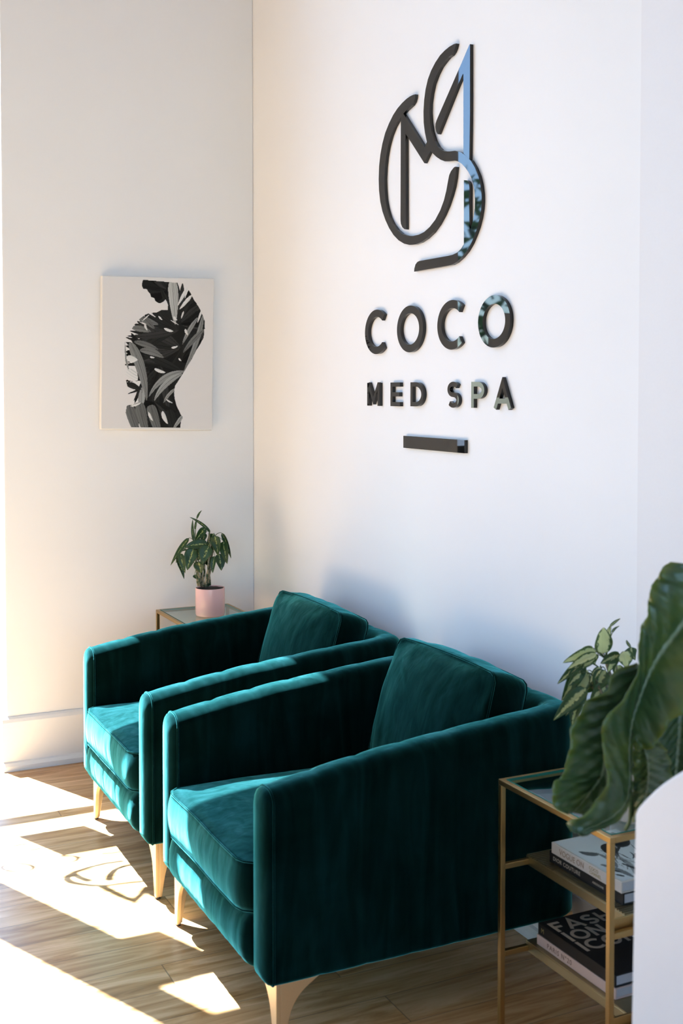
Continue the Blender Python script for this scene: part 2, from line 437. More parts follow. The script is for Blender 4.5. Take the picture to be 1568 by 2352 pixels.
def build_shell(parent):
    path = shell_path(); mb = MB(); rows = []; s = 0; prev = None; seams = []
    for (x, y, ox, oy) in path:
        if prev: s += math.hypot(x-prev[0], y-prev[1])
        prev = (x, y)
        seams.append(s)
    tot = seams[-1]; pitch = tot/19.0
    for (x, y, ox, oy), s in zip(path, seams):
        zt = arm_top(y); d = (s/pitch) % 1.0; d = min(d, 1-d)*pitch
        g = 0.0026*math.exp(-(d/0.005)**2) - 0.0012*(1-math.exp(-(d/0.03)**2))
        if s < 0.03 or s > tot-0.03: g = 0
        pr = shell_profile(zt-g, TH-2*g)
        rows.append([(x+ox*o, y-CHY+oy*o, z) for o, z in pr])
    mb.grid(rows, close_u=True)
    # padded front ends
    for end, sgn in ((0, -1), (-1, 1)):
        x, y, ox, oy = path[end]; pr = shell_profile(arm_top(y), TH); zc = 0.39; H = (arm_top(y)-ZB)/2; caps = []
        for q in [0, 0.08, 0.2, 0.38, 0.6, 0.8, 0.96]:
            fw = 0.024*math.sqrt(1-(1-q)**2)
            caps.append([(x+ox*o*(1-q), y-CHY-fw, zc+(z-zc)*(1-q*TH/2/H)) for o, z in pr])
        b = len(mb.v); mb.grid(caps, close_u=True); n = len(pr)
        mb.f.append(tuple(b+6*n+i for i in range(n)))
    sh = mb.build('shell', VELVET, parent, weld=True)
    for end in (0, -1):
        x, y, ox, oy = path[end]; pr = shell_profile(arm_top(y), TH)
        MB().tube([(x+ox*(o+math.copysign(0.0008, o)), y-CHY+0.001, z+0.0006) for o, z in pr], 0.0028, 6, closed=True).build('piping', VELVET, sh)
    return sh

def outline(w, d, r, n=88):
    """rounded rectangle, evenly spread points"""
    pts = []
    segs = [((w/2-r, -d/2), (w/2-r, -d/2+r), -PI/2), ((w/2, d/2-r), (w/2-r, d/2-r), 0), ((-w/2+r, d/2), (-w/2+r, d/2-r), PI/2), ((-w/2, -d/2+r), (-w/2+r, -d/2+r), PI)]
    raw = []
    for _, c, a0 in segs:
        for i in range(9):
            a = a0+PI/2*i/8; raw.append((c[0]+r*math.cos(a), c[1]+r*math.sin(a)))
    raw.append(raw[0]); L = [0]
    for a, b in zip(raw, raw[1:]): L.append(L[-1]+math.hypot(b[0]-a[0], b[1]-a[1]))
    for k in range(n):
        t = L[-1]*k/n
        i = max(j for j in range(len(L)) if L[j] <= t+1e-12); i = min(i, len(raw)-2)
        f = (t-L[i])/(L[i+1]-L[i]) if L[i+1] > L[i] else 0
        pts.append((lerp(raw[i][0], raw[i+1][0], f), lerp(raw[i][1], raw[i+1][1], f)))
    return pts
def box_cushion(name, w, d, h, r, crown, bulge, parent, seed, M, pinch=0.0, wr=0.0022, name_pipe='piping'):
    """padded box cushion; local z is its thickness; M places it"""
    ol = outline(w, d, r); n = len(ol); mb = MB(); rows = []
    rings = [0.02,0.12,0.25,0.4,0.55,0.68,0.79,0.88,0.94,0.98,1.0]
    def P(p, s, z, bul=0.0):
        x, y = p[0]*s, p[1]*s; nx, ny = p[0]/(w/2), p[1]/(d/2)
        # corners pulled in a little, edges bellied
        k = 1-pinch*(nx*nx*ny*ny)
        L = math.hypot(*p); x = x*k+p[0]/L*bul; y = y*k+p[1]/L*bul
        return x, y, z
    def wrk(x, y, z, amt):
        v = noise.noise(Vector((x*9+seed, y*26, z*9))) if abs(x)/(w/2) < abs(y)/(d/2) else noise.noise(Vector((x*26+seed, y*9, z*9)))
        return v*amt
    up = []
    for s in rings:
        row = []
        for p in ol:
            a, b = abs(p[0]*s)/(w/2), abs(p[1]*s)/(d/2)
            c = crown*(max(0.0, 1-a**2.6)*max(0.0, 1-b**2.6))**0.75
            x, y, z = P(p, s, h/2+c)
            z += wrk(x, y, z, wr*2.2*s*s)*(1 if s < 1 else 0)+0.004*noise.noise(Vector((x*6+seed, y*6, 3)))
            row.append((x, y, z))
        up.append(row)
    side = []
    for i in range(1, 10):
        v = 1-2*i/10; row = []
        for p in ol:
            x, y, z = P(p, 1, h/2*v, bulge*(1-v*v))
            q = wrk(p[0]*1.3, p[1]*1.3, z*0.3, wr*1.5)*(1-v*v); L = math.hypot(*p)
            row.append((x+p[0]/L*q, y+p[1]/L*q, z+0.004*noise.noise(Vector((x*6+seed, y*6, 3)))))
        side.append(row)
    dn = []
    for s in reversed(rings):
        row = []
        for p in ol:
            a, b = abs(p[0]*s)/(w/2), abs(p[1]*s)/(d/2)
            c = crown*0.35*(max(0.0, 1-a**2.6)*max(0.0, 1-b**2.6))**0.75
            x, y, z = P(p, s, -h/2-c); row.append((x, y, z+0.004*noise.noise(Vector((x*6+seed, y*6, 3)))*(s)))
        dn.append(row)
    allr = [[M @ Vector(q) for q in r_] for r_ in up+side+dn]
    mb.grid(allr, close_u=True)
    mb.f.append(tuple(range(n))); mb.f.append(tuple((len(allr)-1)*n+i for i in reversed(range(n))))
    o = mb.build(name, VELVET, parent)
    for ring in (up[-1], dn[0]):
        MB().tube([M @ Vector(q) for q in ring], 0.0026, 6, closed=True).build(name_pipe, VELVET, o)
    return o

LEGW = [(0.0,0.018),(0.03,0.022),(0.07,0.029),(0.10,0.037),(0.12,0.048),(0.14,0.066),(0.155,0.09),(0.172,0.118)]
def leg_mesh(sx, sy):
    """bracket leg: two flanges meeting at the outer corner; sx, sy = direction inward"""
    mb = MB(); T = 0.011
    zs = [0.006+i*(0.172-0.006)/22 for i in range(23)]
    ys = [pl(z, LEGW) for z in zs]
    ys = [ys[0]]+[(ys[i-1]+2*ys[i]+ys[i+1])/4 for i in range(1, 22)]+[ys[-1]]
    # flange across x
    polyx = [(0, zs[0])]+[(w, z) for w, z in zip(ys, zs)]+[(0, zs[-1])]
    mb.prism(polyx, lambda p: (sx*p[0], 0, p[1]), lambda p: (sx*p[0], sy*T, p[1]))
    polyy = [(T, zs[0])]+[(w, z) for w, z in zip(ys, zs)]+[(T, zs[-1])]
    mb.prism(polyy, lambda p: (0, sy*p[0], p[1]), lambda p: (sx*T, sy*p[0], p[1]))
    return mb
def make_chair(cx, label):
    t = empty('armchair', (cx, CHY, 0), label, 'armchair', 'matching velvet armchairs along the sign wall')
    build_shell(t)
    # base behind the front rail
    MB().box((-0.30, -0.40, 0.176), (0.30, 0.385, 0.285)).build('seat_base', VELVET, t, smooth=False)
    # padded front rail
    mb = MB(); rows = []
    zs = [(0.285,0.0),(0.292,-0.014),(0.289,-0.034),(0.276,-0.047),(0.25,-0.054),(0.22,-0.055),(0.197,-0.051),(0.181,-0.041),(0.172,-0.026),(0.172,0.0)]
    for i in range(41):
        u = -1+2*i/40; x = u*0.2965; e = 1-max(0, (abs(u)-0.92)/0.08)**2*0.65; row = []
        for z, f in zs:
            q = 0.0022*noise.noise(Vector((x*26+cx, z*5, 1)))+0.0015*noise.noise(Vector((x*70, z*6, 4)))
            row.append((x, -0.865-CHY+f*e+q*(1 if f else 0), 0.228+(z-0.228)*(0.93+0.07*e)))
        rows.append(row)
    mb.grid(rows); n = len(zs); mb.f.append(tuple(range(n))); mb.f.append(tuple(40*n+i for i in reversed(range(n))))
    mb.build('front_rail', VELVET, t)
    # seat cushion
    M = Matrix.Translation((0, -0.567-CHY, 0.352)) @ Matrix.Rotation(math.radians(-1.0), 4, 'X')
    box_cushion('seat_cushion', 0.580, 0.705, 0.112, 0.050, 0.040, 0.011, t, cx*3, M)
    # loose back cushion: its thickness axis points to the front
    M = Matrix.Translation((-0.026, -0.203-CHY, 0.580)) @ Matrix.Rotation(math.radians(72), 4, 'X')
    box_cushion('back_cushion', 0.535, 0.368, 0.105, 0.028, 0.052, 0.010, t, cx*5+2, M, pinch=0.04, wr=0.0065)
    for sx in (-1, 1):
        for sy, y in ((1, -0.872), (-1, -0.055)):
            l = leg_mesh(-sx, sy).build('leg', BRASS_LEG, t, smooth=False, bevel=0.0015, loc=(sx*0.367, y-CHY, 0))
            MB().lathe([(0.004,0),(0.0075,0.001),(0.0085,0.004),(0.0065,0.008)], 16, (-sx*0.008, sy*0.008, 0)).build('glide', DARKMETAL, l)
    return t
make_chair(1.038, 'emerald velvet armchair nearer the corner, its front in full sun, beside the pink pot')
make_chair(1.948, 'emerald velvet armchair in front, mostly in shade, next to the brass table with books')

# ------------------------------------------------------------------ brass side tables
TW, TD, TZ, TT = 0.405, 0.316, 0.595, 0.0125
def make_table(x0, y0, label):
    """x0,y0 = front left corner"""
    t = empty('side_table', (x0+TW/2, y0+TD/2, 0), label, 'side table', 'brass and glass side tables')
    hx, hy, q = TW/2, TD/2, TT
    for sx in (-1, 1):
        for sy in (-1, 1):
            a = (sx*hx, sy*hy, 0); b = (sx*(hx-q), sy*(hy-q), TZ-q)
            MB().box(tuple(min(a[i], b[i]) for i in range(3)), tuple(max(a[i], b[i]) for i in range(3))).build('leg', BRASS, t, smooth=False, bevel=0.001)
    f = MB()
    for sy in (-1, 1): f.box((-hx, min(sy*hy, sy*(hy-q)), TZ-q), (hx, max(sy*hy, sy*(hy-q)), TZ))
    for sx in (-1, 1): f.box((min(sx*hx, sx*(hx-q)), -hy+q, TZ-q), (max(sx*hx, sx*(hx-q)), hy-q, TZ))
    f.build('top_frame', BRASS, t, smooth=False, bevel=0.001)
    g = MB().box((-hx+q+0.001, -hy+q+0.001, TZ-0.005), (hx-q-0.001, hy-q-0.001, TZ+0.001)).build('glass_top', GLASS_TOP, t, smooth=False)
    e = MB()
    a, b, w = hx-q-0.0008, hy-q-0.0008, 0.0016
    for sy in (-1, 1): e.box((-a, min(sy*b, sy*(b-w)), TZ-0.0048), (a, max(sy*b, sy*(b-w)), TZ+0.0012))
    for sx in (-1, 1): e.box((min(sx*a, sx*(a-w)), -b+w, TZ-0.0048), (max(sx*a, sx*(a-w)), b-w, TZ+0.0012))
    tag(e.build('glass_edge', GLASS_EDGE, g, smooth=False), 'green polished glass edge')
    for sx in (-1, 1):
        x = sx*(hx-q)
        for z in (0.384, 0.178):
            MB().box((min(x, x+sx*q), -hy+q, z), (max(x, x+sx*q), hy-q, z+q)).build('crossbar', BRASS, t, smooth=False, bevel=0.001)
    for z in (0.405, 0.199):
        X0, X1, Y0, Y1 = -hx+0.001, hx-0.002, -hy+0.078, hy-0.012
        s = MB().box((X0, Y0, z-0.024), (X1, Y1, z-0.003)); o = s.build('shelf', BRASS_DULL, t, smooth=False, bevel=0.0012)
        r = MB(); n = 34                              # fine ribs: across at both ends, lengthwise in between
        if z > 0.3:
            for i in range(12):
                for e0 in (X0+0.002, X1-0.002-12*0.0085):
                    x = e0+i*0.0085; r.box((x, Y0+0.001, z-0.003), (x+0.0055, Y1-0.001, z))
            for j in range(int((Y1-Y0)/0.0085)):
                y = Y0+0.001+j*0.0085; r.box((X0+0.106, y, z-0.003), (X1-0.106, y+0.0055, z))
        else:
            r.box((X0+0.001, Y0+0.001, z-0.003), (X1-0.001, Y1-0.001, z))
        r.build('ribbing' if z > 0.3 else 'shelf_plate', BRASS_DULL, o, smooth=False)
        for sx in (1,):
            x = sx*(hx-0.020)
            MB().box((x-0.003, -hy+q, z-0.012), (x+0.003, -hy+0.080, z+0.012)).build('bracket', BRASS, t, smooth=False, bevel=0.001)
    return t
TA = (0.048, -0.453); TB = (2.437, -0.3633)
make_table(*TA, 'brass framed glass side table in the far corner, carrying the pink pot')
make_table(*TB, 'brass framed glass side table in the foreground with shelves full of books')

# ------------------------------------------------------------------ text helper
def text_mesh(s, size, mat, parent, name, origin, ux, uy, un, depth=0.0006, stretch=1.0, space=1.0):
    """writes s with the built-in font; ux = reading direction, uy = up, un = out of the surface"""
    cu = bpy.data.curves.new('t', 'FONT'); cu.body = s; cu.size = size; cu.extrude = depth; cu.space_character = space
    ob = bpy.data.objects.new('t', cu); COL.objects.link(ob)
    dg = bpy.context.evaluated_depsgraph_get(); me = bpy.data.meshes.new_from_object(ob.evaluated_get(dg))
    bpy.data.objects.remove(ob)
    ux, uy, un = Vector(ux), Vector(uy), Vector(un)
    for v in me.vertices: v.co = Vector(origin)+ux*(v.co.x*stretch)+uy*v.co.y+un*v.co.z
    me.materials.clear(); me.materials.append(mat); me.name = name
    o = bpy.data.objects.new(name, me); COL.objects.link(o); o.parent = parent; return o

def stroke_poly(pts, w, closed=False):
    """outline quads for a polyline of constant width"""
    n = len(pts); L = []; R = []
    for i in range(n):
        a = Vector(pts[i-1] if (i or closed) else pts[i]); b = Vector(pts[(i+1) % n] if (i < n-1 or closed) else pts[i])
        p = Vector(pts[i])
        if 0 < i < n-1 or closed:
            d0 = (p-Vector(pts[i-1])).normalized(); d1 = (Vector(pts[(i+1) % n])-p).normalized()
            nn = Vector((-(d0+d1).y, (d0+d1).x)); nn.normalize(); k = 1/max(0.35, nn.dot(Vector((-d0.y, d0.x))))
        else:
            d = (b-a).normalized(); nn = Vector((-d.y, d.x)); k = 1
        L.append(p+nn*w/2*k); R.append(p-nn*w/2*k)
    return L, R
def add_stroke(mb, pts, w, f0, f1, closed=False):
    L, R = stroke_poly(pts, w, closed); n = len(pts)
    rows = [[f1(L[i]), f0(L[i]), f0(R[i]), f1(R[i])] for i in range(n)]
    b = len(mb.v); mb.grid(rows, close_u=True, close_v=closed)
    if not closed:
        mb.f.append((b, b+1, b+2, b+3)); e = b+(n-1)*4; mb.f.append((e+3, e+2, e+1, e))
def arc(cx, cy, rx, ry, a0, a1, n=36):
    return [(cx+rx*math.cos(math.radians(lerp(a0, a1, i/n))), cy+ry*math.sin(math.radians(lerp(a0, a1, i/n)))) for i in range(n+1)]
def glyph(ch, w, h, t):
    """sans letter strokes in a w x h box; returns list of (points, closed)"""
    q = t/2; W_, H_ = w-q, h-q
    if ch == 'O': return [(arc(w/2, h/2, w/2-q, h/2-q, 0, 360, 56)[:-1], True)]
    if ch == 'C': return [(arc(w*0.60, h/2, w*0.60-q, h/2-q, 47, 313, 48), False)]
    if ch == 'I': return [([(w/2, 0), (w/2, h)], False)]
    if ch == 'H': return [([(q, 0), (q, h)], False), ([(W_, 0), (W_, h)], False), ([(q, h/2), (W_, h/2)], False)]
    if ch == 'N': return [([(q, 0), (q, h)], False), ([(W_, 0), (W_, h)], False), ([(q, h-q*0.6), (W_, q*0.6)], False)]
    if ch == 'M': return [([(q, 0), (q, h)], False), ([(W_, 0), (W_, h)], False), ([(q, h-q*0.3), (w/2, h*0.22), (W_, h-q*0.3)], False)]
    if ch == 'E': return [([(q, 0), (q, h)], False), ([(q, h-q), (w, h-q)], False), ([(q, h/2), (w*0.93, h/2)], False), ([(q, q), (w, q)], False)]
    if ch == 'F': return [([(q, 0), (q, h)], False), ([(q, h-q), (w, h-q)], False), ([(q, h/2), (w*0.85, h/2)], False)]
    if ch == 'A': return [([(q*0.7, 0), (w/2, h-q*0.4), (w-q*0.7, 0)], False), ([(w*0.2, h*0.28), (w*0.8, h*0.28)], False)]
    if ch == 'D': return [([(q, 0), (q, h)], False), ([(q, q)]+arc(w*0.42, h/2, w*0.58-q, h/2-q, -90, 90, 28)+[(q, H_)], False)]
    if ch == 'P': return [([(q, 0), (q, h)], False), ([(q, h*0.44)]+arc(w*0.5, h*0.44+(h*0.56-q)/2, w*0.5-q, (h*0.56-q)/2, -90, 90, 24)+[(q, H_)], False)]
    if ch == 'S':
        r1, r2 = (h*0.5-q*0.5)/2, (h*0.5-q*0.5)/2
        a = arc(w/2, H_-(h/2-q)/2, w/2-q, (h/2-q)/2, 35, 250, 22); b = arc(w/2, q+(h/2-q)/2, w/2-q, (h/2-q)/2, 70, -145, 22)
        return [(a+b, False)]
    return []

# ------------------------------------------------------------------ wall sign
YS = -0.012
Z1 = lambda x, y: (820+x/3.92, 80+y/3.92)           # zoomed tracing -> photograph pixels
def sign_xy(pts):
    r = []
    for x, y in pts:
        p = on_y(*Z1(x, y), YS); r.append((p.x, p.z))
    return r
C_OUT = [(520,535),(500,540),(470,555),(440,577),(400,615),(360,662),(322,720),(285,795),(250,882),(224,980),(206,1080),(195,1180),(191,1300),(194,1400),(205,1500),(225,1590),(252,1668),(285,1740),(325,1803),(370,1850),(420,1880),(470,1892),(520,1887),(570,1868),(622,1833),(680,1778),(730,1708),(775,1625),(812,1540),(842,1450),(864,1370),(878,1290),(888,1187)]
C_IN = [(876,1188),(862,1200),(842,1226),(826,1262),(816,1310),(800,1400),(778,1490),(745,1580),(700,1665),(650,1730),(600,1775),(550,1800),(500,1811),(450,1809),(400,1790),(360,1757),(320,1705),(290,1645),(268,1570),(253,1490),(246,1400),(243,1300),(248,1200),(258,1100),(276,1000),(301,910),(333,830),(362,778),(393,738),(418,704),(440,680),(470,652),(492,632),(508,605),(518,570)]
M_P = [(405,712),(416,712),(603,1012),(625,965),(690,955),(655,1045),(603,1156),(434,890),(437,1752),(424,1750),(404,1732),(391,1700),(388,1660),(391,735)]
S_OUT = [(890,77),(868,84),(830,106),(788,140),(745,185),(702,250),(665,322),(636,400),(615,490),(602,590),(596,690),(598,790),(609,880),(627,965),(650,1033),(680,1068),(712,1098),(750,1124),(790,1139),(830,1138),(880,1132),(906,1140),(940,1160),(975,1198),(1002,1238),(1028,1290),(1045,1345),(1055,1405),(1060,1480),(1058,1560),(1050,1630),(1035,1700),(1012,1768)]
S_BAR = [(1010,1700),(1008,1500),(1010,1380),(1006,1345),(997,1322),(984,1310),(960,1308),(960,1885)]
S_END = [(935,1925),(900,1960),(860,1980),(815,1991),(560,2036),(540,2046),(524,2068),(514,2105),(512,2132),(810,2080),(850,2071),(890,2049),(940,2003),(985,1948),(1025,1878),(1058,1800),(1083,1730),(1103,1650),(1116,1570),(1121,1500),(1119,1430),(1109,1350),(1090,1270),(1060,1197),(1022,1132),(1008,1120),(975,1087),(930,1056),(880,1044),(830,1050),(790,1050),(755,1036),(725,1007),(697,958),(668,870),(656,790),(650,700),(653,620),(665,530),(685,440),(715,360),(750,290),(790,236),(820,202),(848,182),(866,155),(880,120)]
A_P = [(1014,83),(1008,90),(905,330),(712,772),(704,800),(702,830),(709,868),(722,895),(728,893),(905,452),(950,352),(955,352),(955,1066),(1008,1121),(1014,700)]
sign = empty('wall_sign', (1.53, YS, 2.1), 'black mirror acrylic emblem of interlaced letters high on the white wall', 'sign')
so = Vector(sign.location)
def extr(poly2, depth, name, parent, mat, y0=0.0):
    mb = MB(); d = depth
    mb.prism([(p[0]-so.x, p[1]-so.z) for p in poly2], lambda p: (p[0], y0, p[1]), lambda p: (p[0], d, p[1]))
    return mb.build(name, mat, parent, smooth=False)
extr(sign_xy(C_OUT+C_IN), 0.0118, 'letter_c', sign, ACRYL, 0.0009)
extr(sign_xy(M_P), 0.0116, 'letter_m', sign, ACRYL, 0.0006)
extr(sign_xy(S_OUT+S_BAR+S_END), 0.0119, 'letter_s', sign, ACRYL)
extr(sign_xy(A_P), 0.0117, 'letter_a', sign, ACRYL, 0.0003)

Z2 = lambda x, y: (800+x/3.733, 640+y/3.733)
def letter(ch, l, r, t, b, sw, n, label):
    """bounds traced on the 3.733x crop"""
    c = on_y(*Z2((l+r)/2, (t+b)/2), YS)
    pl_ = on_y(*Z2(l, (t+b)/2), YS); pr = on_y(*Z2(r, (t+b)/2), YS)
    pt = on_y(*Z2((l+r)/2, t), YS); pb = on_y(*Z2((l+r)/2, b), YS)
    w = pr.x-pl_.x; h = pt.z-pb.z; mb = MB()
    for k, (pts, cl) in enumerate(glyph(ch, w, h, sw)):
        e = 0.00015*k
        add_stroke(mb, pts, sw, lambda p: (p[0]-w/2, -e, p[1]-h/2), lambda p: (p[0]-w/2, 0.0118, p[1]-h/2), cl)
    o = mb.build('sign_letter', ACRYL, None, smooth=False, loc=(c.x, YS, c.z))
    tag(o, label, 'letter', n)
G1, G2 = 'large sign letters reading COCO', 'small sign letters reading MED SPA'
letter('C', 140, 304, 268, 648, 0.0245, G1, 'large black letter C, first of the word COCO')
letter('O', 413, 636, 231, 632, 0.0245, G1, 'large black letter O, second in COCO, between the two Cs')
letter('C', 759, 969, 186, 610, 0.0245, G1, 'large black letter C, third in COCO, between the two Os')
letter('O', 1107, 1382, 142, 591, 0.0245, G1, 'large black letter O, last and rightmost of COCO')
letter('M', 160, 265, 893, 1090, 0.0140, G2, 'small black letter M starting the line MED SPA')
letter('E', 359, 441, 890, 1094, 0.0140, G2, 'small black letter E in MED')
letter('D', 530, 642, 888, 1096, 0.0140, G2, 'small black letter D ending MED')
letter('S', 847, 945, 884, 1107, 0.0140, G2, 'small black letter S starting SPA')
letter('P', 1051, 1163, 884, 1109, 0.0140, G2, 'small black letter P in the middle of SPA')
letter('A', 1246, 1390, 882, 1116, 0.0140, G2, 'small black letter A ending SPA, at the right of the line')
p0 = on_y(*Z2(470, 1347), YS); p1 = on_y(*Z2(993, 1494), YS); p2 = on_y(*Z2(470, 1450), YS)
o = MB().box((-(p1.x-p0.x)/2, 0, -(p0.z-p2.z)/2), ((p1.x-p0.x)/2, 0.0118, (p0.z-p2.z)/2)).build('sign_bar', ACRYL, None, smooth=False, loc=((p0.x+p1.x)/2, YS, (p0.z+p2.z)/2))
tag(o, 'plain black acrylic bar under the lettering on the white wall', 'sign bar')

# ------------------------------------------------------------------ canvas print
def in_poly(x, y, poly):
    c = False; j = len(poly)-1
    for i in range(len(poly)):
        xi, yi = poly[i]; xj, yj = poly[j]
        if (yi > y) != (yj > y) and x < (xj-xi)*(y-yi)/(yj-yi)+xi: c = not c
        j = i
    return c
def mask_poly(X, Y, poly):
    c = np.zeros(X.shape, bool); j = len(poly)-1
    for i in range(len(poly)):
        xi, yi = poly[i]; xj, yj = poly[j]
        if yi != yj:
            c ^= ((yi > Y) != (yj > Y)) & (X < (xj-xi)*(Y-yi)/(yj-yi)+xi)
        j = i
    return c
def print_grid(name, nx, ny, img, w, h, parent, mat, place):
    """flat sheet of nx x ny cells coloured by img[ny, nx, 3]; place(u, v) -> 3-D, u right 0..1, v down 0..1"""
    vs = [place(i/nx, j/ny) for j in range(ny+1) for i in range(nx+1)]
    fs = [(j*(nx+1)+i, j*(nx+1)+i+1, (j+1)*(nx+1)+i+1, (j+1)*(nx+1)+i) for j in range(ny) for i in range(nx)]
    me = bpy.data.meshes.new(name); me.from_pydata([tuple(v) for v in vs], [], fs); me.update()
    at_ = me.attributes.new('print', 'FLOAT_COLOR', 'CORNER')
    a = np.ones((ny*nx, 4, 4), np.float32); a[:, :, :3] = img.reshape(-1, 1, 3)
    at_.data.foreach_set('color', a.ravel()); me.materials.append(mat)
    o = bpy.data.objects.new(name, me); COL.objects.link(o); o.parent = parent; return o

# silhouette and leaf blades in the units of the 4.612x crop (origin 200,600)
SIL = [(568,170),(560,200),(558,240),(572,268),(610,272),(624,300),(648,320),(652,352),(690,366),(700,395),(728,415),(748,420),(780,408),(812,376),(826,400),(840,440),(836,488),(770,490),(715,520),(640,528),(590,550),(530,600),(480,660),(445,720),(405,765),(380,820),(384,900),(385,1000),(390,1120),(388,1210),(402,1280),(425,1370),(420,1440),(412,1520),(400,1600),(372,1680),(366,1782),(990,1782),(995,1740),(1022,1665),(985,1600),(945,1530),(925,1460),(915,1390),(922,1330),(960,1260),(1010,1180),(1050,1110),(1100,1030),(1150,930),(1200,850),(1235,780),(1248,690),(1244,600),(1215,520),(1195,480),(1160,420),(1120,368),(1085,300),(1058,260),(1030,200),(1028,198)]
def draw_print():
    nx, ny = 250, 318
    X, Y = np.meshgrid((np.arange(nx)+.5)/nx*1185+150, (np.arange(ny)+.5)/ny*1640+145)
    bgc = np.array([0.70,0.685,0.675]); img = np.ones((ny, nx, 3))*bgc
    rng = random.Random(5); sil = mask_poly(X, Y, SIL)
    art = np.ones((ny, nx))*0.68
    def blade(p0, p1, w, bend, tone, taper=0.5, vein=True):
        p0 = np.array(p0, float); p1 = np.array(p1, float); d = p1-p0; L = np.hypot(*d); d /= L; n = np.array([-d[1], d[0]])
        s = ((X-p0[0])*d[0]+(Y-p0[1])*d[1])/L; q = (X-p0[0])*n[0]+(Y-p0[1])*n[1]-bend*L*4*s*(1-s)
        hw = w/2*np.clip(np.sin(np.pi*np.clip(s, 0, 1)**taper), 0, 1)**0.7
        mk = (s > 0) & (s < 1) & (np.abs(q) < hw)
        sh = tone*(1+0.35*np.sin(q/w*30+s*9)*0.4+0.3*(q/w))
        if vein: sh = np.where(np.abs(q) < 2.4, tone*0.45, sh)
        art[mk] = sh[mk]
    core = mask_poly(X, Y, [(760,500),(900,520),(965,455),(1120,368),(1195,480),(1244,600),(1235,780),(1100,1030),(960,1260),(915,1330),(945,1530),(1000,1640),(985,1790),(620,1790),(590,1500),(600,1300),(560,1000),(600,800),(560,760),(640,650)]) | (sil & (X < 940) & (Y < 400)) | mask_poly(X, Y, [(830,360),(960,330),(975,600),(870,600)])
    art[core] = 0.014
    # dark fronds behind
    for cx, cy, a0, a1, n, L in ((980,640,-75,10,9,430),(980,900,120,215,13,560),(960,700,150,240,12,520),(1000,1050,-80,-20,9,420),(990,1150,150,205,8,600),(760,1100,60,130,9,560),(700,1500,20,160,10,330),(600,950,150,230,8,260),(830,260,120,240,8,300),(950,620,-120,-60,7,460)):
        for i in range(n):
            a = math.radians(lerp(a0, a1, i/(n-1))+rng.uniform(-4, 4)); l = L*rng.uniform(0.8, 1.1)
            blade((cx, cy), (cx+l*math.cos(a), cy+l*math.sin(a)), rng.uniform(46, 84), rng.uniform(-.08, .08), rng.choice([0.006,0.012,0.02,0.035]), 0.8)
    # named blades seen in the print
    blade((885,160), (918,650), 108, 0.0, 0.42, 0.55)
    blade((440,850), (620,1480), 105, -0.05, 0.20, 0.6)
    blade((560,1540), (570,1330), 70, 0.0, 0.30, 0.8)
    blade((1040,1150), (640,1440), 62, 0.14, 0.26, 0.8)
    blade((1000,1180), (700,1480), 66, 0.10, 0.30, 0.8)
    blade((930,1340), (800,1500), 34, 0.05, 0.28, 0.8)
    blade((500,560), (740,650), 70, 0.03, 0.16, 0.8); blade((560,560), (700,700), 60, 0.0, 0.13, 0.8)
    blade((450,690), (660,730), 66, -0.04, 0.17, 0.8); blade((480,840), (740,920), 60, -0.03, 0.14, 0.8)
    blade((540,930), (800,1010), 76, -0.08, 0.17, 0.8)
    blade((1190,430), (980,620), 60, 0.03, 0.03, 0.8); blade((1230,520), (1020,1150), 54, -0.04, 0.22, 0.8)
    blade((1240,690), (1010,950), 56, 0.03, 0.15, 0.8); blade((1170,560), (1000,860), 44, 0.03, 0.25, 0.8)
    blade((1130,370), (970,470), 44, 0, 0.02, 0.8)
    for x0, x1 in ((430,560),(540,640),(660,790),(860,960)):
        blade((x0, 1500+abs(x0-550)*0.25), (x1, 1960), 110, 0.0, 0.13 if x0 < 800 else 0.02, 0.45)
    blade((1010,1640), (900,1800), 40, 0.0, 0.3, 0.6)
    blade((380,830), (445,1200), 26, 0.05, 0.3, 0.8); blade((390,1290), (560,1360), 66, -0.02, 0.02, 0.8)
    for p0, p1, w in (((1050,235),(945,440),34),((1100,320),(965,480),38),((1215,470),(1165,620),22),((1010,500),(985,580),18),((640,545),(560,620),12),((870,600),(960,650),10)):
        blade(p0, p1, w, 0.0, 0.68, 0.8, False)
    # white gaps
    for p0, p1, w in (((400,1010),(520,1040),70),((410,1150),(520,1260),130),((450,1540),(560,1500),26),((590,640),(620,720),22),((700,1130),(820,1170),34),((800,690),(900,720),30),((640,1600),(690,1700),26),((790,1590),(850,1730),44),((830,1460),(900,1500),16),((900,560),(940,600),30),((880,900),(950,880),22),((650,1000),(700,1010),20),((740,560),(780,600),18),((1030,690),(1060,760),26),((960,1010),(990,1040),16)):
        blade(p0, p1, w, 0.05, 0.68, 0.8, False)
    art = np.clip(art, 0.004, 0.72)
    tint = np.stack([art*0.97, art*1.0, art*0.97], -1)
    dark = (art < 0.66)[..., None]
    return np.where(sil[..., None] & dark, tint, img), nx, ny
img, nx, ny = draw_print()
img[:3] = img[-3:] = (0.70,0.69,0.675)
CAN = empty('canvas_print', (0.0, -0.435, 1.65), 'canvas print of a bust filled with black and white palm leaves on the left wall', 'canvas print')
CO = Vector(CAN.location)
cTL, cTR, cBL, cBR = (on_x(*q, 0.034) for q in ((234.5,632.3),(491.6,640.0),(231.5,986.2),(487.3,988.4)))
def can_pt(u, v, x=0.034):
    a = cTL.lerp(cTR, u); b = cBL.lerp(cBR, u); p = a.lerp(b, v); return (x-CO.x, p.y-CO.y, p.z-CO.z)
CANV = mat_plain('white_canvas_edge', (0.76,0.75,0.73), 0.8, bump=0.3, bscale=500)
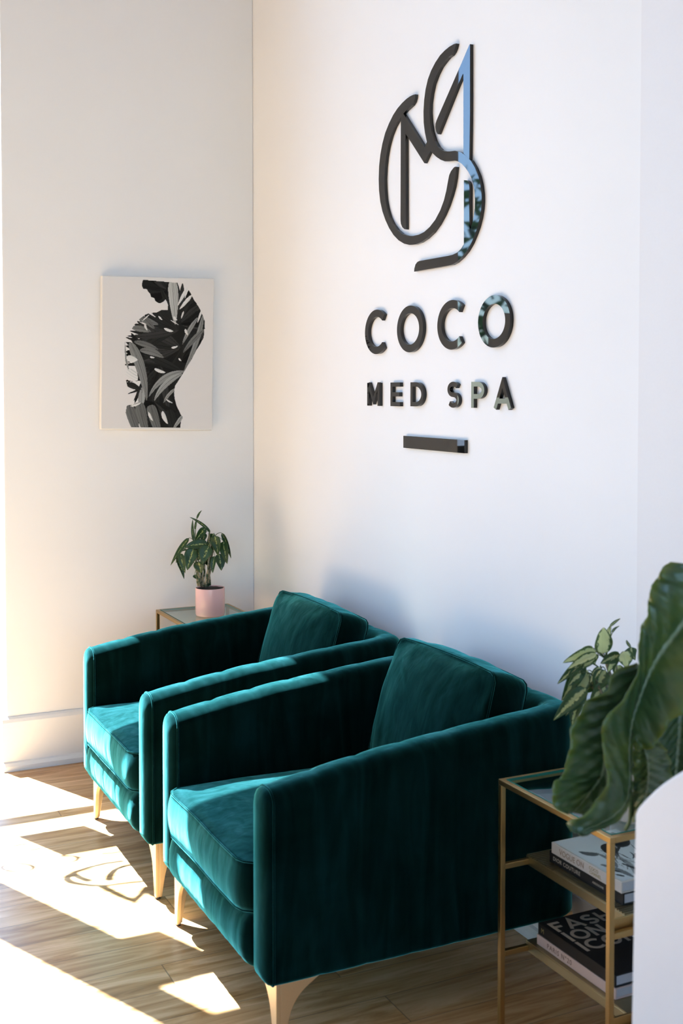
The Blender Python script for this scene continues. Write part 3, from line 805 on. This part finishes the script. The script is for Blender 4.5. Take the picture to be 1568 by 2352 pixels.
cb = MB(); cv = [can_pt(u, v, x) for x in (0.006, 0.0332) for u, v in ((0,0),(1,0),(1,1),(0,1))]
cb.add(cv, [(0,1,2,3),(4,5,6,7),(0,1,5,4),(1,2,6,5),(2,3,7,6),(3,0,4,7)]).build('stretched_canvas', CANV, CAN, smooth=False, bevel=0.003)
print_grid('leaf_print', nx, ny, img, 0, 0, CAN, mat_attr('canvas_ink', 0.8), lambda u, v: can_pt(lerp(0.008, 0.992, u), lerp(0.006, 0.994, v), 0.0342))

# ------------------------------------------------------------------ books
PAPER = mat_plain('page_edges', (0.52,0.52,0.53), 0.8, bump=0.5, bscale=300)
INK = mat_plain('dark_ink', (0.05,0.045,0.04), 0.6)
def book(x0, y0, z0, w, d, h, cover, label, rot=0.0):
    """spine faces -y; x0,y0 = front left corner"""
    t = empty('book', (x0, y0, z0), label, 'book', 'fashion books on the brass table'); t.rotation_euler = (0, 0, math.radians(rot))
    c = 0.0028; mb = MB()
    mb.box((0, 0, 0), (w, d, c)); mb.box((0, 0, h-c), (w, d, h)); mb.box((0, -0.0012, 0), (w, c, h))
    mb.build('cover', cover, t, smooth=False, bevel=0.0009)
    MB().box((0.003, c, c), (w-0.004, d-0.004, h-c)).build('pages', PAPER, t, smooth=False)
    return t
BLK = mat_plain('black_cover', (0.004,0.004,0.0045), 0.6)
CRM = mat_plain('cream_cover', (0.62,0.57,0.50), 0.5)
PNK = mat_plain('pale_pink_cover', (0.62,0.50,0.46), 0.5)
CRMINK = mat_plain('cream_lettering', (0.50,0.44,0.35), 0.6)
GOLDINK = mat_plain('yellow_lettering', (0.34,0.27,0.10), 0.6)
ZS1, ZS2 = 0.4052, 0.1992
b1 = book(2.500, -0.262, ZS1, 0.262, 0.190, 0.026, BLK, 'black hardback lying at the bottom of the upper shelf stack')
text_mesh('DIOR COUTURE', 0.013, CRMINK, b1, 'spine_title', (0.014, -0.0013, 0.0085), (1,0,0), (0,0,1), (0,-1,0), 0.0003, 0.95, 1.15)
text_mesh('ASSOULINE', 0.007, CRMINK, b1, 'spine_publisher', (0.158, -0.0013, 0.010), (1,0,0), (0,0,1), (0,-1,0), 0.0003, 1.0, 1.1)
b2 = book(2.513, -0.266, ZS1+0.0262, 0.248, 0.185, 0.025, CRM, 'cream hardback with an ink drawing on its cover, on top of the upper shelf stack')
text_mesh('VOGUE ON', 0.0185, mat_plain('tan_lettering', (0.30,0.20,0.12), 0.6), b2, 'spine_title', (0.030, -0.0013, 0.0065), (1,0,0), (0,0,1), (0,-1,0), 0.0003, 0.9, 1.05)
text_mesh('COCO', 0.0105, GOLDINK, b2, 'spine_name', (0.138, -0.0013, 0.0135), (1,0,0), (0,0,1), (0,-1,0), 0.0003, 1.0, 1.0)
text_mesh('CHANEL', 0.0105, GOLDINK, b2, 'spine_name', (0.140, -0.0013, 0.0045), (1,0,0), (0,0,1), (0,-1,0), 0.0003, 1.0, 1.0)
def sketch():
    nx, ny = 130, 100; X, Y = np.meshgrid((np.arange(nx)+.5)/nx, (np.arange(ny)+.5)/ny)
    im = np.ones((ny, nx))*0.60; rng = random.Random(3)
    def dab(x0, y0, x1, y1, w, tone, bend=0.0):
        d = np.array([x1-x0, y1-y0]); L = np.hypot(*d); d = d/L; s = ((X-x0)*d[0]+(Y-y0)*d[1])/L
        q = -(X-x0)*d[1]+(Y-y0)*d[0]-bend*4*s*(1-s); k = (s > 0) & (s < 1) & (np.abs(q) < w*np.sqrt(np.clip(4*s*(1-s), 0, 1)))
        im[k] = tone
    # v runs from the far edge (0) to the spine (1)
    dab(0.30,0.30,0.50,0.62,0.10,0.02,0.05); dab(0.05,0.10,0.38,0.34,0.10,0.03,-0.05); dab(0.30,0.92,0.42,0.72,0.05,0.10,0.03)
    dab(0.40,0.74,0.75,0.80,0.035,0.18,-0.05); dab(0.44,0.45,0.80,0.62,0.012,0.04,0.05); dab(0.50,0.55,0.95,0.74,0.03,0.25,-0.05)
    dab(0.55,0.30,0.98,0.48,0.03,0.03,0.04); dab(0.60,0.20,0.95,0.22,0.05,0.06,0.03); dab(0.68,0.66,0.98,0.52,0.025,0.02,0.02)
    dab(0.62,0.92,0.98,0.80,0.045,0.16,-0.03); dab(0.78,0.90,0.84,0.84,0.02,0.02); dab(0.86,0.95,0.93,0.88,0.02,0.03)
    for i in range(26):
        x, y = rng.uniform(0.3, 0.95), rng.uniform(0.1, 0.8); a = rng.uniform(-.6, .9); l = rng.uniform(.08, .28)
        dab(x, y, x+l*math.cos(a), y+l*math.sin(a), rng.uniform(.004, .012), rng.choice([0.03,0.1,0.3]), rng.uniform(-.03, .03))
    return np.stack([im*0.97, im, im], -1), nx, ny
im2, n2x, n2y = sketch()
print_grid('cover_drawing', n2x, n2y, im2, 0, 0, b2, mat_attr('cover_ink', 0.45), lambda u, v: (lerp(0.004, 0.244, u), lerp(0.181, 0.004, v), 0.0253))

b3 = book(2.466, -0.272, ZS2, 0.285, 0.215, 0.024, PNK, 'pale pink hardback reading PARIS at the bottom of the lower shelf stack')
text_mesh('PARIS N°20', 0.016, mat_plain('rosy_lettering', (0.22,0.14,0.11), 0.6), b3, 'spine_title', (0.040, -0.0013, 0.007), (1,0,0), (0,0,1), (0,-1,0), 0.0003, 1.0, 1.2)
b4 = book(2.468, -0.270, ZS2+0.0242, 0.280, 0.210, 0.027, BLK, 'thick black hardback with large cream capitals, on top of the lower shelf stack')
text_mesh('M', 0.016, GOLDINK, b4, 'spine_mark', (0.012, -0.0013, 0.008), (1,0,0), (0,0,1), (0,-1,0), 0.0003, 0.9, 1.0)
tb = MB()
# rows read along +y, letter tops point to -x
for row, (word, x0) in enumerate((('FASH', 0.062), ('ION', 0.114), ('ICONS', 0.166))):
    y = 0.012; h = 0.046
    for k, ch in enumerate(word):
        w = {'I': 0.010, 'F': 0.030, 'A': 0.046, 'S': 0.036, 'H': 0.038, 'O': 0.046, 'N': 0.038, 'C': 0.042}[ch]
        for e, (pts, cl) in enumerate(glyph(ch, w, h, 0.0085)):
            z = 0.0272+0.00003*e
            add_stroke(tb, pts, 0.0085, lambda p: (x0-p[1], y+p[0], z+0.0002), lambda p: (x0-p[1], y+p[0], 0.0268), cl)
        y += w+0.006
tb.build('cover_title', CRMINK, b4, smooth=False)

# ------------------------------------------------------------------ pots and plants
CER_PINK = mat_plain('pink_glazed_ceramic', (0.80,0.50,0.48), 0.22, bump=0.05, bscale=14)
CER_TAUPE = mat_plain('pale_taupe_ceramic', (0.50,0.46,0.40), 0.35)
SOIL = mat_plain('potting_soil', (0.018,0.012,0.008), 0.95, bump=1.0, bscale=150)
CANE = Mat('leafy_cane')
_v = CANE.coord(); CANE.l(CANE.ramp(CANE.noise(_v, 70, 3), [(0.42, (0.03,0.06,0.02)), (0.58, (0.33,0.27,0.17))]), CANE.b.inputs['Base Color']); CANE.set(Roughness=0.6); CANE = CANE.m
STEM = mat_plain('green_petiole', (0.06,0.11,0.035), 0.5)
LEAF_A = mat_leaf('speckled_leaf', (0.034,0.095,0.022), (0.014,0.045,0.012), (0.40,0.46,0.16), 0.10)
LEAF_B = mat_leaf('cream_variegated_leaf', (0.14,0.24,0.06), (0.06,0.13,0.03), (0.80,0.84,0.45), 0.60, trans=0.35)
LEAF_BD = mat_leaf('dark_variegated_leaf', (0.085,0.17,0.05), (0.035,0.085,0.03), (0.62,0.68,0.32), 0.26, trans=0.3)
BIG = mat_bigleaf()

def leaf_surface(cols, name, mat, parent, thick=0.0006):
    """cols[j][i]: rows along the blade, i across; writes leaf_uv"""
    nr, nc = len(cols), len(cols[0]); me = bpy.data.meshes.new(name)
    me.from_pydata([tuple(p) for r in cols for p in r], [], [(j*nc+i, j*nc+i+1, (j+1)*nc+i+1, (j+1)*nc+i) for j in range(nr-1) for i in range(nc-1)])
    me.update(); a = me.attributes.new('leaf_uv', 'FLOAT_VECTOR', 'POINT')
    a.data.foreach_set('vector', [c for j in range(nr) for i in range(nc) for c in (i/(nc-1), j/(nr-1), 0.0)])
    me.polygons.foreach_set('use_smooth', [True]*len(me.polygons)); me.materials.append(mat)
    o = bpy.data.objects.new(name, me); COL.objects.link(o); o.parent = parent
    s = o.modifiers.new('thick', 'SOLIDIFY'); s.thickness = thick; s.offset = 0
    return o
def bez(a, b, c, t): return a*(1-t)**2+b*2*t*(1-t)+c*t*t
def small_leaf(p0, p2, w, arch, face, fold, mat, parent, curl=0.0, full=0.62):
    """blade from base p0 to tip p2, arching towards 'arch' (vector), width axis perpendicular to 'face'"""
    p0, p2 = Vector(p0), Vector(p2); p1 = (p0+p2)/2+Vector(arch); face = Vector(face).normalized(); rows = []
    for j in range(15):
        t = j/14; c = bez(p0, p1, p2, t); d = (bez(p0, p1, p2, min(1, t+.02))-bez(p0, p1, p2, max(0, t-.02))).normalized()
        ac = d.cross(face).normalized(); nn = ac.cross(d)
        hw = w/2*(math.sin(PI*min(1, t**full*1.0))**0.8 if 0 < t < 1 else 0)+0.0004
        row = []
        for i in range(9):
            u = -1+i/4; z = abs(u)*fold*hw+curl*hw*u*u
            row.append(c+ac*u*hw*(1-0.12*fold)+nn*(z+0.06*hw*math.sin(9*t+3*u)))
        rows.append(row)
    return leaf_surface(rows, 'leaf', mat, parent)
TOCAM = -FW
def plant(name, loc, label, cat, leaves, depth0, ppm_origin, stems, rng, mats):
    t = empty(name, loc, label, cat); L = Vector(loc)
    return t

def potted(loc, r, h, mat, label, cname='potted_plant'):
    t = empty(cname, loc, label, 'potted plant')
    MB().lathe([(r*0.86,0),(r*0.96,0.003),(r,0.010),(r,h-0.004),(r-0.001,h),(r-0.0028,h),(r-0.004,h-0.003),(r-0.004,h-0.02)], 56).build('pot', mat, t, auto=35)
    mb = MB(); rows = []
    for k in range(7):
        rr = (r-0.004)*k/6+0.0005; rows.append([(rr*math.cos(a), rr*math.sin(a), h-0.004+0.003*noise.noise(Vector((rr*90*math.cos(a), rr*90*math.sin(a), 5)))) for a in [2*PI*i/30 for i in range(30)]])
    mb.grid(rows, close_u=True).build('soil', SOIL, t)
    return t
def px_leaves(t, depth, specs, zoom, rng, canes, spread):
    """specs traced on a crop: (base, tip, width px, mat, depth offset)"""
    L = Vector(t.location); k, ox, oy = zoom
    P = lambda x, y, dd: at(ox+x/k, oy+y/k, depth+dd)-L
    for (bx, by, tx, ty, w, mat, dd, dt) in specs:
        p0 = P(bx, by, dd); p2 = P(tx, ty, dd+dt); ww = 1.45*w/k*depth/FPX
        ln = (p2-p0).length; up = Vector((0,0,1))*ln*0.10
        fc = (TOCAM+RT*rng.uniform(-.5,.5)+Vector((0,0,rng.uniform(0,.5)))).normalized()
        small_leaf(p0, p2, ww, up+RT*rng.uniform(-.02,.02)*0.3, fc, rng.uniform(0.15,0.5), mat, t)
        # petiole to the nearest cane
        c = min(canes, key=lambda q: abs(q[2]-bx)+abs(q[3]-by)*0.6); q = P(c[2], c[3], c[4])
        mid = (p0+q)/2+Vector((0,0,0.012))
        MB().tube([bez(q, mid, p0, s/8) for s in range(9)], [lerp(0.0016, 0.0009, s/8) for s in range(9)], 6).build('petiole', STEM, t)
    for (x0, y0, x1, y1, dd) in canes:
        a, b = P(x0, y0, dd), P(x1, y1, dd); pts = [a.lerp(b, s/10)+Vector((0.0015*math.sin(s*2.1+x0), 0.0015*math.cos(s*1.7), 0)) for s in range(11)]
        MB().tube(pts, [lerp(0.0052, 0.0030, s/10)*(1+0.12*(s % 2)) for s in range(11)], 8).build('cane', CANE, t)

rng = random.Random(11)
PA = potted((0.268, -0.296, TZ+0.0012), 0.0585, 0.112, CER_PINK, 'small pink ceramic pot with a drooping speckled plant on the corner table')
dA = (Vector(PA.location)-CAM).dot(FW)
A = LEAF_A
specA = [(745,425,500,250,26,A,0.0,-.01),(585,270,645,168,16,A,0.0,0),(545,540,536,280,24,A,0,0),(560,400,580,270,20,A,.01,0),(690,380,560,545,66,A,-.01,0),(680,440,650,560,60,A,.02,0),
 (735,600,655,812,122,A,-.045,-.01),(545,625,470,888,112,A,-.03,-.01),(492,500,270,830,44,A,0,.01),(350,765,432,992,42,A,-.01,0),(385,685,445,922,58,A,-.02,-.01),(360,690,335,800,26,A,.01,0),
 (715,575,440,612,84,A,-.02,-.02),(785,450,705,570,62,A,.02,0),(800,475,838,712,92,A,-.03,0),(885,440,995,745,44,A,.0,.01),(905,540,950,812,84,A,-.01,-.01),(850,690,880,892,84,A,.0,-.01),
 (800,720,776,922,56,A,-.02,-.01),(610,780,640,925,100,A,-.02,0),(905,700,905,850,40,A,.02,0),(600,620,600,780,80,A,.02,0),(690,620,760,800,80,A,.02,0),(560,940,585,992,40,A,0,0),(470,640,400,662,14,A,.02,0),(740,560,690,740,90,A,.0,0),(640,560,560,700,80,A,.01,0),(880,600,820,560,24,A,.01,0),(700,760,760,860,60,A,.02,0)]
canA = [(600,1075,560,560,-.005),(640,1080,640,520,.01),(690,1090,760,560,-.012),(735,1070,735,430,.01),(660,1085,690,640,.0),(618,1075,600,820,-.015),(712,1085,800,480,.016)]
px_leaves(PA, dA, specA, (5.227,340,1140), rng, canA, 0)

PBs = (2.775, -0.240, TZ+0.0012)
PB = potted(PBs, 0.052, 0.105, CER_TAUPE, 'taupe pot with a pale cream variegated plant on the foreground brass table')
dB = (Vector(PB.location)-CAM).dot(FW)
B, D = LEAF_B, LEAF_BD
specB = [(615,812,625,608,112,B,.0,0),(640,810,680,590,44,B,.01,0),(672,600,752,540,14,D,.01,0),(690,650,745,598,12,D,.01,0),(775,795,800,918,92,B,-.01,0),(835,760,868,860,60,D,.0,0),(832,760,800,705,14,D,0,0),
 (752,822,600,888,64,D,0,0),(565,790,310,882,62,B,.0,0),(545,770,440,800,36,B,.01,0),(545,800,555,900,60,B,.01,0),(572,815,350,930,50,B,-.01,0),(470,880,268,1045,52,D,.0,0),(560,830,370,960,58,B,0,0),(470,885,300,1175,80,D,.0,0),
 (495,970,372,1150,100,B,.01,-.01),(450,960,350,1060,60,D,-.01,0),(490,1080,238,1325,86,D,-.02,-.01),(480,1110,330,1290,66,D,-.01,-.01),(445,1150,380,1372,60,D,.0,0),(600,920,520,1035,44,B,-.01,0),(705,850,655,955,44,B,0,0),
 (640,940,560,1110,96,D,-.01,0),(600,1000,660,1140,110,D,.0,0),(720,900,760,1010,60,B,.01,0),(560,1030,450,1120,70,D,.01,0),(640,1060,520,1180,90,D,-.01,0),(700,980,780,1120,80,D,.0,0),(500,940,420,1100,70,B,.01,0),(620,1100,560,1230,90,D,0,0)]
canB = [(820,1560,600,930,0),(850,1570,640,860,.01),(800,1560,560,1000,-.01),(870,1560,720,900,.01),(830,1580,540,1060,0)]
px_leaves(PB, dB, specB, (3.359,1200,1260), rng, canB, 0)

# ------------------------------------------------------------------ white partition with a curved top, right foreground
YP = on_y(1458, 1870, 0)
dP = 1.72
pc = at(1458, 1870, dP); yP = pc.y
prof = [(1444.5, 2600), (1449, 2352), (1453.5, 2110), (1458, 1868), (1463, 1857), (1471, 1847), (1486, 1831), (1503, 1814.5), (1523, 1798), (1545, 1783.5), (1568, 1769), (1600, 1753), (1640, 1737), (1690, 1723), (1750, 1714), (1820, 1711)]
pp = [on_y(x, y, yP) for x, y in prof]
poly = [(p.x, p.z) for p in pp]
poly[0] = (poly[1][0]+(poly[1][0]-poly[3][0])*0.9, 0.0)
xr = poly[-1][0]+0.25
poly += [(xr, poly[-1][1]), (xr, 0.0)]
PC = (poly[0][0]+0.3, yP, 0)
mb = MB(); mb.prism([(p[0]-PC[0], p[1]) for p in poly], lambda p: (p[0], 0, p[1]), lambda p: (p[0], 0.028, p[1]))
o = mb.build('partition_panel', mat_plain('satin_white_panel', (0.74,0.73,0.74), 0.45), None, smooth=False, bevel=0.004, seg=3, loc=PC)
tag(o, 'smooth white panel with a curved top edge at the right, in front of the big leaves', 'partition')

# ------------------------------------------------------------------ large foreground plant behind the partition
def cat(pts, n):
    """resample a polyline smoothly to n points (Catmull-Rom)"""
    P = [Vector(p) for p in pts]; out = []
    for i in range(n):
        t = i/(n-1)*(len(P)-1); k = min(int(t), len(P)-2); f = t-k
        p0 = P[max(k-1, 0)]; p1 = P[k]; p2 = P[k+1]; p3 = P[min(k+2, len(P)-1)]
        out.append(0.5*((2*p1)+(p2-p0)*f+(2*p0-5*p1+4*p2-p3)*f*f+(3*p1-p0-3*p2+p3)*f**3))
    return out
LP = empty('broad_leaf_plant', (3.42, -0.42, 0), 'large glossy broad leaves rising behind the white panel at the right edge', 'plant')
LPo = Vector(LP.location)
def big_leaf(left, mid, right, n=46, ripple=0.006, mat=BIG):
    """each list holds (px, py, depth)"""
    Lc, Mc, Rc = (cat([at(x, y, d)-LPo for x, y, d in q], n) for q in (left, mid, right)); rows = []
    for j in range(n):
        row = []
        for i in range(25):
            u = i/24
            a, b, s = (Lc[j], Mc[j], 1-u*2) if u < 0.5 else (Mc[j], Rc[j], u*2-1)
            p = a.lerp(b, u*2) if u < 0.5 else a.lerp(b, u*2-1)
            s = abs(u-0.5)*2
            bul = 4*s*(1-s)*0.15*(Lc[j] if u < 0.5 else Rc[j]).lerp(Mc[j], 0).length*0.03
            p = p+TOCAM*(bul+ripple*s*s*math.sin(j*0.85+ (2 if u < 0.5 else 0))+0.002*math.sin(j*2.3+s*5))
            row.append(p)
        rows.append(row)
    return leaf_surface(rows, 'leaf', mat, LP, 0.0008)
# olive leaf on the left, furthest back
big_leaf([(1462,1522,1.98),(1408,1546,1.97),(1390,1588,1.96),(1345,1612,1.95),(1330,1640,1.95),(1310,1674,1.95),(1309,1712,1.95),(1300,1751,1.94),(1288,1783,1.93),(1271,1800,1.92),(1268,1828,1.92),(1273,1855,1.92),(1300,1868,1.93)],
         [(1475,1540,2.03),(1450,1580,2.03),(1430,1610,2.02),(1415,1640,2.02),(1405,1670,2.01),(1398,1700,2.0),(1393,1725,2.0),(1388,1752,1.99),(1382,1780,1.98),(1370,1800,1.98),(1355,1820,1.97),(1335,1845,1.95),(1315,1866,1.94)],
         [(1490,1560,1.99),(1480,1600,1.99),(1470,1635,1.98),(1460,1665,1.98),(1452,1695,1.97),(1448,1720,1.97),(1444,1745,1.96),(1440,1770,1.96),(1432,1795,1.96),(1420,1815,1.95),(1400,1832,1.95),(1375,1847,1.94),(1335,1868,1.94)], ripple=0.004)
# leaf at the back right
big_leaf([(1480,1690,2.02),(1490,1720,2.02),(1500,1760,2.02),(1505,1800,2.02),(1505,1850,2.02)],
         [(1560,1600,2.05),(1560,1660,2.05),(1555,1720,2.04),(1550,1780,2.04),(1545,1850,2.04)],
         [(1660,1560,2.0),(1665,1630,2.0),(1660,1700,2.0),(1650,1770,2.0),(1640,1850,2.0)])
# bluish blade right of the stem
big_leaf([(1455,1690,1.93),(1453,1740,1.93),(1452,1790,1.92),(1450,1830,1.92),(1450,1885,1.92)],
         [(1474,1705,1.89),(1486,1745,1.88),(1488,1790,1.88),(1480,1835,1.88),(1468,1885,1.88)],
         [(1510,1700,1.93),(1533,1728,1.93),(1541,1775,1.93),(1535,1830,1.93),(1510,1885,1.93)], ripple=0.010)
# the large nearest leaf
big_leaf([(1310,1908,1.86),(1304,1888,1.86),(1349,1864,1.85),(1379,1825,1.85),(1396,1784,1.85),(1387,1751,1.86),(1384,1706,1.86),(1382,1662,1.85),(1405,1635,1.85),(1432,1602,1.85),(1459,1558,1.86),(1466,1516,1.87),(1466,1474,1.87),(1472,1442,1.88),(1484,1415,1.88),(1489,1385,1.88),(1492,1352,1.88),(1506,1333,1.89),(1516,1310,1.89),(1540,1291,1.90)],
         [(1325,1912,1.86),(1345,1905,1.86),(1400,1880,1.87),(1436,1846,1.88),(1446,1806,1.89),(1447,1770,1.90),(1446,1735,1.90),(1447,1700,1.90),(1450,1668,1.90),(1456,1638,1.90),(1465,1610,1.90),(1476,1580,1.90),(1488,1550,1.90),(1502,1522,1.90),(1520,1492,1.90),(1545,1460,1.90),(1570,1428,1.90),(1600,1385,1.90),(1625,1340,1.90),(1640,1300,1.90)],
         [(1328,1916,1.86),(1350,1918,1.86),(1405,1893,1.87),(1442,1858,1.88),(1450,1815,1.89),(1452,1775,1.90),(1452,1740,1.90),(1459,1705,1.89),(1470,1716,1.88),(1487,1722,1.87),(1509,1710,1.86),(1521,1684,1.85),(1543,1657,1.84),(1570,1634,1.83),(1605,1600,1.83),(1630,1550,1.83),(1650,1490,1.84),(1665,1420,1.85),(1675,1360,1.86),(1680,1310,1.87)], n=80, ripple=0.005)
for pts, r in (([(1447,1800,1.905),(1448,1850,1.91),(1446,1885,1.92),(1436,1905,1.93)], 0.0035), ([(1480,1860,1.9),(1500,1930,1.93),(1520,2050,1.96)], 0.006), ([(1545,1850,2.04),(1545,2000,2.0),(1540,2150,1.97)], 0.007), ([(1335,1868,1.94),(1380,1850,1.95),(1440,1835,1.97),(1500,1880,1.97),(1530,2000,1.97)], 0.004)):
    MB().tube(cat([at(*p)-LPo for p in pts], 16), r, 8).build('stem', STEM, LP)
MB().tube([(0.10,0.0,0.30),(0.05,0.0,0.55),(0.02,-0.01,0.80)], 0.012, 10).build('stem', STEM, LP)
MB().lathe([(0.11,0),(0.13,0.01),(0.16,0.30),(0.165,0.32),(0.155,0.32),(0.15,0.29)], 40, (0.10,0.02,0)).build('pot', CER_TAUPE, LP, auto=35)

# ------------------------------------------------------------------ window lettering and notice (they throw the shadows on the floor)
XW = -0.094
def floor_to_win(px, py):
    r = FW + RT*((px-CX)/FPX) + UP*((CY-py)/FPX); p = CAM+r*(-CAM.z/r.z)
    t = (p.x-XW); return (p.y-t*0.4366, t/K_SUN)
DECAL = mat_plain('black_vinyl_lettering', (0.01,0.01,0.01), 0.5)
def decal(name, strokes, w, label, cat_):
    pts = [p for s, c in strokes for p in s]; cy = sum(p[0] for p in pts)/len(pts); cz = sum(p[1] for p in pts)/len(pts); mb = MB()
    for s, c in strokes:
        add_stroke(mb, [(p[0]-cy, p[1]-cz) for p in s], w, lambda p: (0, p[0], p[1]), lambda p: (0.001, p[0], p[1]), c)
    tag(mb.build(name, DECAL, None, smooth=False, loc=(XW, cy, cz)), label, cat_)
ZF = lambda x, y: (x/4.126, 1840+y/4.126)
def trace(L): return [floor_to_win(*ZF(x, y)) for x, y in L]
dec = [([(1175,565),(1000,590),(850,625),(730,665),(650,705),(632,740),(670,768),(760,788),(880,800),(1000,800),(1200,775),(1450,750)], False),
       ([(690,690),(770,730),(860,762)], False),
       ([(960,805),(1060,855),(1160,905),(1270,945),(1340,880),(1400,805)], False),
       ([(1310,590),(1180,615),(1090,650),(1050,690),(1030,740),(1070,750)], False)]
decal('window_emblem', [(trace(s), c) for s, c in dec], 0.028, 'black emblem lettering stuck on the window glass', 'window lettering')
dec2 = [([(168+150*math.cos(a), 630+38*math.sin(a)) for a in [2*PI*i/28 for i in range(28)]], True), ([(540,590),(640,585),(720,565),(745,535),(700,520),(560,520)], False),
        ([(1190,470),(1080,492),(960,500)], False), ([(110,425),(260,405)], False), ([(285,465),(390,448)], False), ([(415,290),(510,318)], False), ([(1060,335),(1130,315)], False)]
decal('window_lettering', [(trace(s), c) for s, c in dec2], 0.015, 'thin black lettering below the emblem on the window glass', 'window lettering')
q = [floor_to_win(60,1930), floor_to_win(197,1902), floor_to_win(277,1931), floor_to_win(172,1967)]
ya, yb = -1.50, -1.275; za, zb = 1.46, 1.87
o = MB().box((0, (ya-yb)/2, (za-zb)/2), (0.002, (yb-ya)/2, (zb-za)/2)).build('window_notice', mat_plain('notice_paper', (0.7,0.7,0.7), 0.8), None, smooth=False, loc=(XW, (ya+yb)/2, (za+zb)/2))
tag(o, 'rectangular paper notice fixed to the window glass', 'notice')
print('notice corners on window', q)

# ------------------------------------------------------------------ street trees outside
BARK = mat_plain('bark', (0.10,0.08,0.06), 0.9)
FOL = mat_leaf('tree_foliage', (0.05,0.10,0.03), (0.02,0.05,0.02), (0.12,0.18,0.06), 0.0, rough=0.6)
def tree(x, y, h, r, seed, label):
    t = empty('street_tree', (x, y, -0.12), label, 'tree', 'street trees outside the windows'); rg = random.Random(seed)
    MB().tube([(0,0,0),(0.1,0.05,h*0.3),(0,0.1,h*0.7)], [0.16,0.12,0.06], 10).build('trunk', BARK, t)
    mb = MB()
    for k in range(1500):
        a = rg.uniform(0, 2*PI); b = math.acos(rg.uniform(-1, 1)); rr = r*rg.uniform(0.35, 1)**0.5
        c = Vector((rr*math.sin(b)*math.cos(a), rr*math.sin(b)*math.sin(a), h*0.72+rr*0.75*math.cos(b)))
        if noise.noise(c*0.9+Vector((seed, 0, 0))) < -0.08: continue
        d = Vector((rg.gauss(0,1), rg.gauss(0,1), rg.gauss(0,1))).normalized(); e = d.orthogonal().normalized(); s = rg.uniform(0.10, 0.22)
        f = d.cross(e)
        mb.add([c-d*s, c+e*s*0.5+f*0.03, c+d*s, c-e*s*0.5+f*0.03], [(0,1,2,3)])
    o = mb.build('foliage', FOL, t); tag(o, kind='stuff')
tree(-8.5, -9.6, 5.2, 2.3, 1, 'leafy street tree outside the window, nearest the glass')
tree(-15.5, -12.5, 6.0, 2.8, 2, 'leafy street tree further out beyond the window')
tree(-13.0, -19.0, 6.2, 2.8, 3, 'leafy street tree far to the side beyond the windows')
